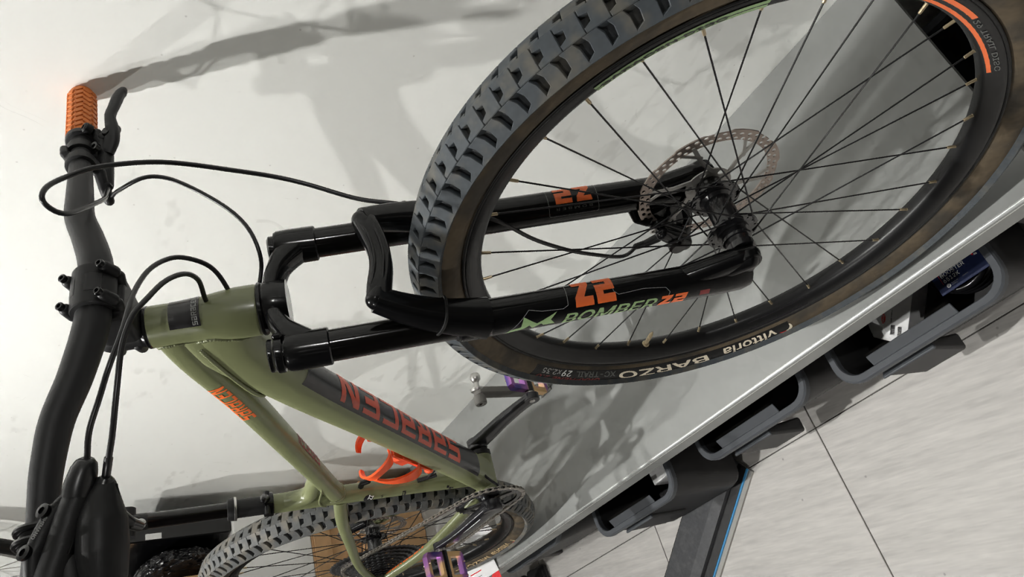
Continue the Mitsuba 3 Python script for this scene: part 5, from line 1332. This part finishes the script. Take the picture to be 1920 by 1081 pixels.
put('furniture_foot__pad', cat(hull([(-1.79, -0.06, 0.012, 0.012), (-1.70, -0.05, 0.012, 0.012), (-1.71, 0.015, 0.012, 0.012), (-1.79, 0.02, 0.012, 0.012)]), hull([(-1.76, -0.03, 0.03, 0.02), (-1.73, -0.01, 0.08, 0.018)])), 'm_stand_black')
thing('furniture_foot', 'small black furniture foot on the floor at the lower left of the shelf', 'foot')

# ------------------------------------------------------------------ on the shelf
pb = np.array([-0.905, 0.252, SHELF_Z])
put('display_post__foot', cbox((0.046, 0.026, 0.004), 0.001, pb + (0.008, 0.0, 0.002)), 'm_peg', smooth=False)
put('display_post__upright', cat(cbox((0.030, 0.018, 0.185), 0.003, pb + (0, 0, 0.0985)), hull([tuple(pb + (0.01, 0, 0.012)) + (0.009,), tuple(pb + (0.035, 0, 0.012)) + (0.009,), tuple(pb + (0.0, 0, 0.045)) + (0.009,)])), 'm_peg', smooth=20)
put('display_post__roller', lathe([(0.0, -0.011), (0.0125, -0.011), (0.0140, -0.009), (0.0140, 0.009), (0.0125, 0.011), (0.0055, 0.011), (0.005, 0.006), (0.0001, 0.006)], pb + (0.0, -0.020, 0.186), (0, -1, 0), 28), 'm_peg')
put('display_post__knob', cat(lathe([(0.0155, -0.003), (0.0165, 0.0), (0.0165, 0.004), (0.0070, 0.006), (0.0060, 0.018), (0.0085, 0.021), (0.0120, 0.026), (0.0120, 0.034), (0.0095, 0.040), (0.0001, 0.041)], pb + (0.0, 0.006, 0.186), (0.15, 1, 0), 28)), 'm_steel')
thing('display_post', 'grey steel display post with a knob standing on the shelf behind the left pedal', 'display post')

def leaflet(key, c, parts, label, cat_):
    c = np.array(c, float)
    n = np.array([0, 0, 1.0])
    top_ = trimesh.convex.convex_hull(np.vstack([c + n * 0.0008, c]))
    put(key + '__sheet', top_, 'm_card', smooth=False)
    for nm, pts, m_ in parts:
        q = np.array([c[0] + (c[1] - c[0]) * a + (c[3] - c[0]) * b for a, b in pts]) + n * 0.0012
        put(key + '__' + nm, tm(q, [[0, k, k + 1] for k in range(1, len(q) - 1)]), m_, smooth=False)
    thing(key, label, cat_)
z0 = SHELF_Z + 0.0005
leaflet('price_leaflet', [(-1.480, 0.002, z0 + 0.012), (-1.325, -0.018, z0 + 0.006), (-1.320, -0.052, z0 + 0.0015), (-1.475, -0.050, z0 + 0.004)], [('red_corner', [(0.62, 1.0), (1.0, 0.35), (1.0, 1.0)], 'm_vivid_red'), ('print_line', [(0.10, 0.42), (0.50, 0.32), (0.50, 0.37), (0.10, 0.47)], 'm_vivid_red'), ('print_line', [(0.30, 0.62), (0.46, 0.58), (0.46, 0.62), (0.30, 0.66)], 'm_grey_print')], 'white price leaflet with a red corner on the shelf edge below the rear tyre', 'leaflet')
leaflet('folded_leaflet', [(-1.465, 0.082, z0 + 0.030), (-1.290, 0.066, z0 + 0.022), (-1.275, 0.026, z0 + 0.001), (-1.450, 0.036, z0 + 0.001)], [('red_panel', [(0.30, 0.0), (0.62, 0.0), (0.58, 0.40), (0.26, 0.42)], 'm_vivid_red'), ('blue_panel', [(0.66, 0.0), (0.86, 0.0), (0.82, 0.30), (0.62, 0.34)], 'm_blue'), ('red_panel', [(0.88, 0.0), (1.0, 0.0), (1.0, 0.28), (0.86, 0.28)], 'm_vivid_red')], 'white leaflet with red and blue panels seen through the rear wheel', 'leaflet')

# ------------------------------------------------------------------ stacked goods behind the rear wheel
def carton(key, size, c, m, label, rz=0.0, cat_='box'):
    k = fresh(key)
    put(k + '__body', cbox(size, 0.003, c, rz), m, smooth=False)
    thing(k, label, cat_)
    return k
cb = carton('cardboard_box', (0.62, 0.33, 0.190), (-2.00, 0.200, SHELF_Z + 0.0955), 'm_carton', 'brown cardboard box on the shelf behind the rear wheel, lowest of the stack')
put(cb + '__tape', cbox((0.002, 0.05, 0.188), 0.0004, (-1.6895, 0.200, SHELF_Z + 0.0955)), 'm_carton', smooth=False)
carton('cardboard_box', (0.56, 0.25, 0.150), (-2.02, 0.205, SHELF_Z + 0.2665), 'm_carton', 'brown cardboard box between the lowest box and the white foam block')
put('cardboard_box_001__flap', cbox((0.004, 0.20, 0.05), 0.001, (-1.737, 0.205, SHELF_Z + 0.31)), 'm_carton', smooth=False)
carton('foam_block', (0.58, 0.28, 0.215), (-2.03, 0.210, SHELF_Z + 0.4495), 'm_foam', 'white foam block stacked on the cardboard boxes behind the rear wheel', cat_='foam block')
carton('cardboard_box', (0.50, 0.11, 0.20), (-2.02, 0.120, SHELF_Z + 0.6575), 'm_carton', 'small brown cardboard box on the white foam block, in front of the black bag')
bx = carton('black_display_box', (0.55, 0.080, 0.265), (-2.03, 0.316, SHELF_Z + 0.6905), 'm_gloss_black', 'black box with white print standing against the wall behind the seat post')
put(bx + '__white_print', cbox((0.0012, 0.010, 0.022), 0.0003, (-1.7545, 0.349, 1.20)), 'm_white_print', smooth=False)
put(bx + '__white_print', cbox((0.0012, 0.010, 0.012), 0.0003, (-1.7545, 0.349, 1.165)), 'm_white_print', smooth=False)
put(bx + '__white_print', cbox((0.0012, 0.016, 0.040), 0.0003, (-1.7545, 0.288, 1.165)), 'm_white_print', smooth=False)
put(bx + '__white_print', cbox((0.0012, 0.014, 0.014), 0.0003, (-1.7545, 0.349, 1.140)), 'm_white_print', smooth=False)
# crumpled black bag between the boxes
ic = trimesh.creation.icosphere(subdivisions=5)
v = ic.vertices.copy()
nz = meshkit.fbm(v * 4.0) if hasattr(meshkit, 'fbm') else meshkit.noise(v * 4.0)
n2 = meshkit.noise(v * 11.0)
v = v * (1 + 0.22 * (np.asarray(nz) - 0.5) + 0.12 * (np.abs(np.asarray(n2) - 0.5)))[:, None]
v = np.sign(v) * np.abs(v) ** 0.75
bagm = tm(v * [0.24, 0.042, 0.105] + [-2.00, 0.229, SHELF_Z + 0.682], ic.faces)
put('black_bag', bagm, 'm_bag', smooth=30)
thing('black_bag', 'crumpled glossy black plastic bag between the black box and a small cardboard box', 'bag')

# ------------------------------------------------------------------ a wheel hanging on the wall at the far left edge
HWC = np.array([-2.12, 0.345, 1.735])
WM = np.eye(4); WM[:3, 3] = HWC
put('hanging_wheel__tire', lathe_y([(0.345 + 0.018 * math.cos(a), 0.018 * math.sin(a)) for a in np.linspace(0, 2 * np.pi, 16)], 90), 'm_black_rubber', WM, smooth=True)
put('hanging_wheel__rim', lathe_y([(0.330, 0.011), (0.310, 0.009), (0.308, 0.0), (0.310, -0.009), (0.330, -0.011)], 90), 'm_silver_grey', WM, smooth=30)
put('hanging_wheel__hub', lathe_y([(0.0, -0.05), (0.008, -0.05), (0.008, -0.032), (0.026, -0.03), (0.026, -0.027), (0.014, -0.02), (0.014, 0.02), (0.026, 0.027), (0.026, 0.03), (0.008, 0.032), (0.008, 0.05), (0.0, 0.05)], 32), 'm_silver_grey', WM)
for k in range(28):
    a = k * 2 * math.pi / 28; s = -1 if k % 2 else 1; b_ = a + (1.2 if k % 4 < 2 else -1.2)
    put('hanging_wheel__spoke', rod((0.31 * math.cos(a), 0, 0.31 * math.sin(a)), (0.025 * math.cos(b_), s * 0.028, 0.025 * math.sin(b_)), 0.001, n=6), 'm_steel', WM)
put('hanging_wheel__hook', tube(spline([tuple(HWC + (0, 0.054, 0.26)), tuple(HWC + (0, 0.02, 0.262)), tuple(HWC + (0, -0.02, 0.290)), tuple(HWC + (0, -0.032, 0.306))], 16), 0.005, 8), 'm_steel', W4)
thing('hanging_wheel', 'bicycle wheel with silver rim hanging on the wall at the far left', 'wheel')
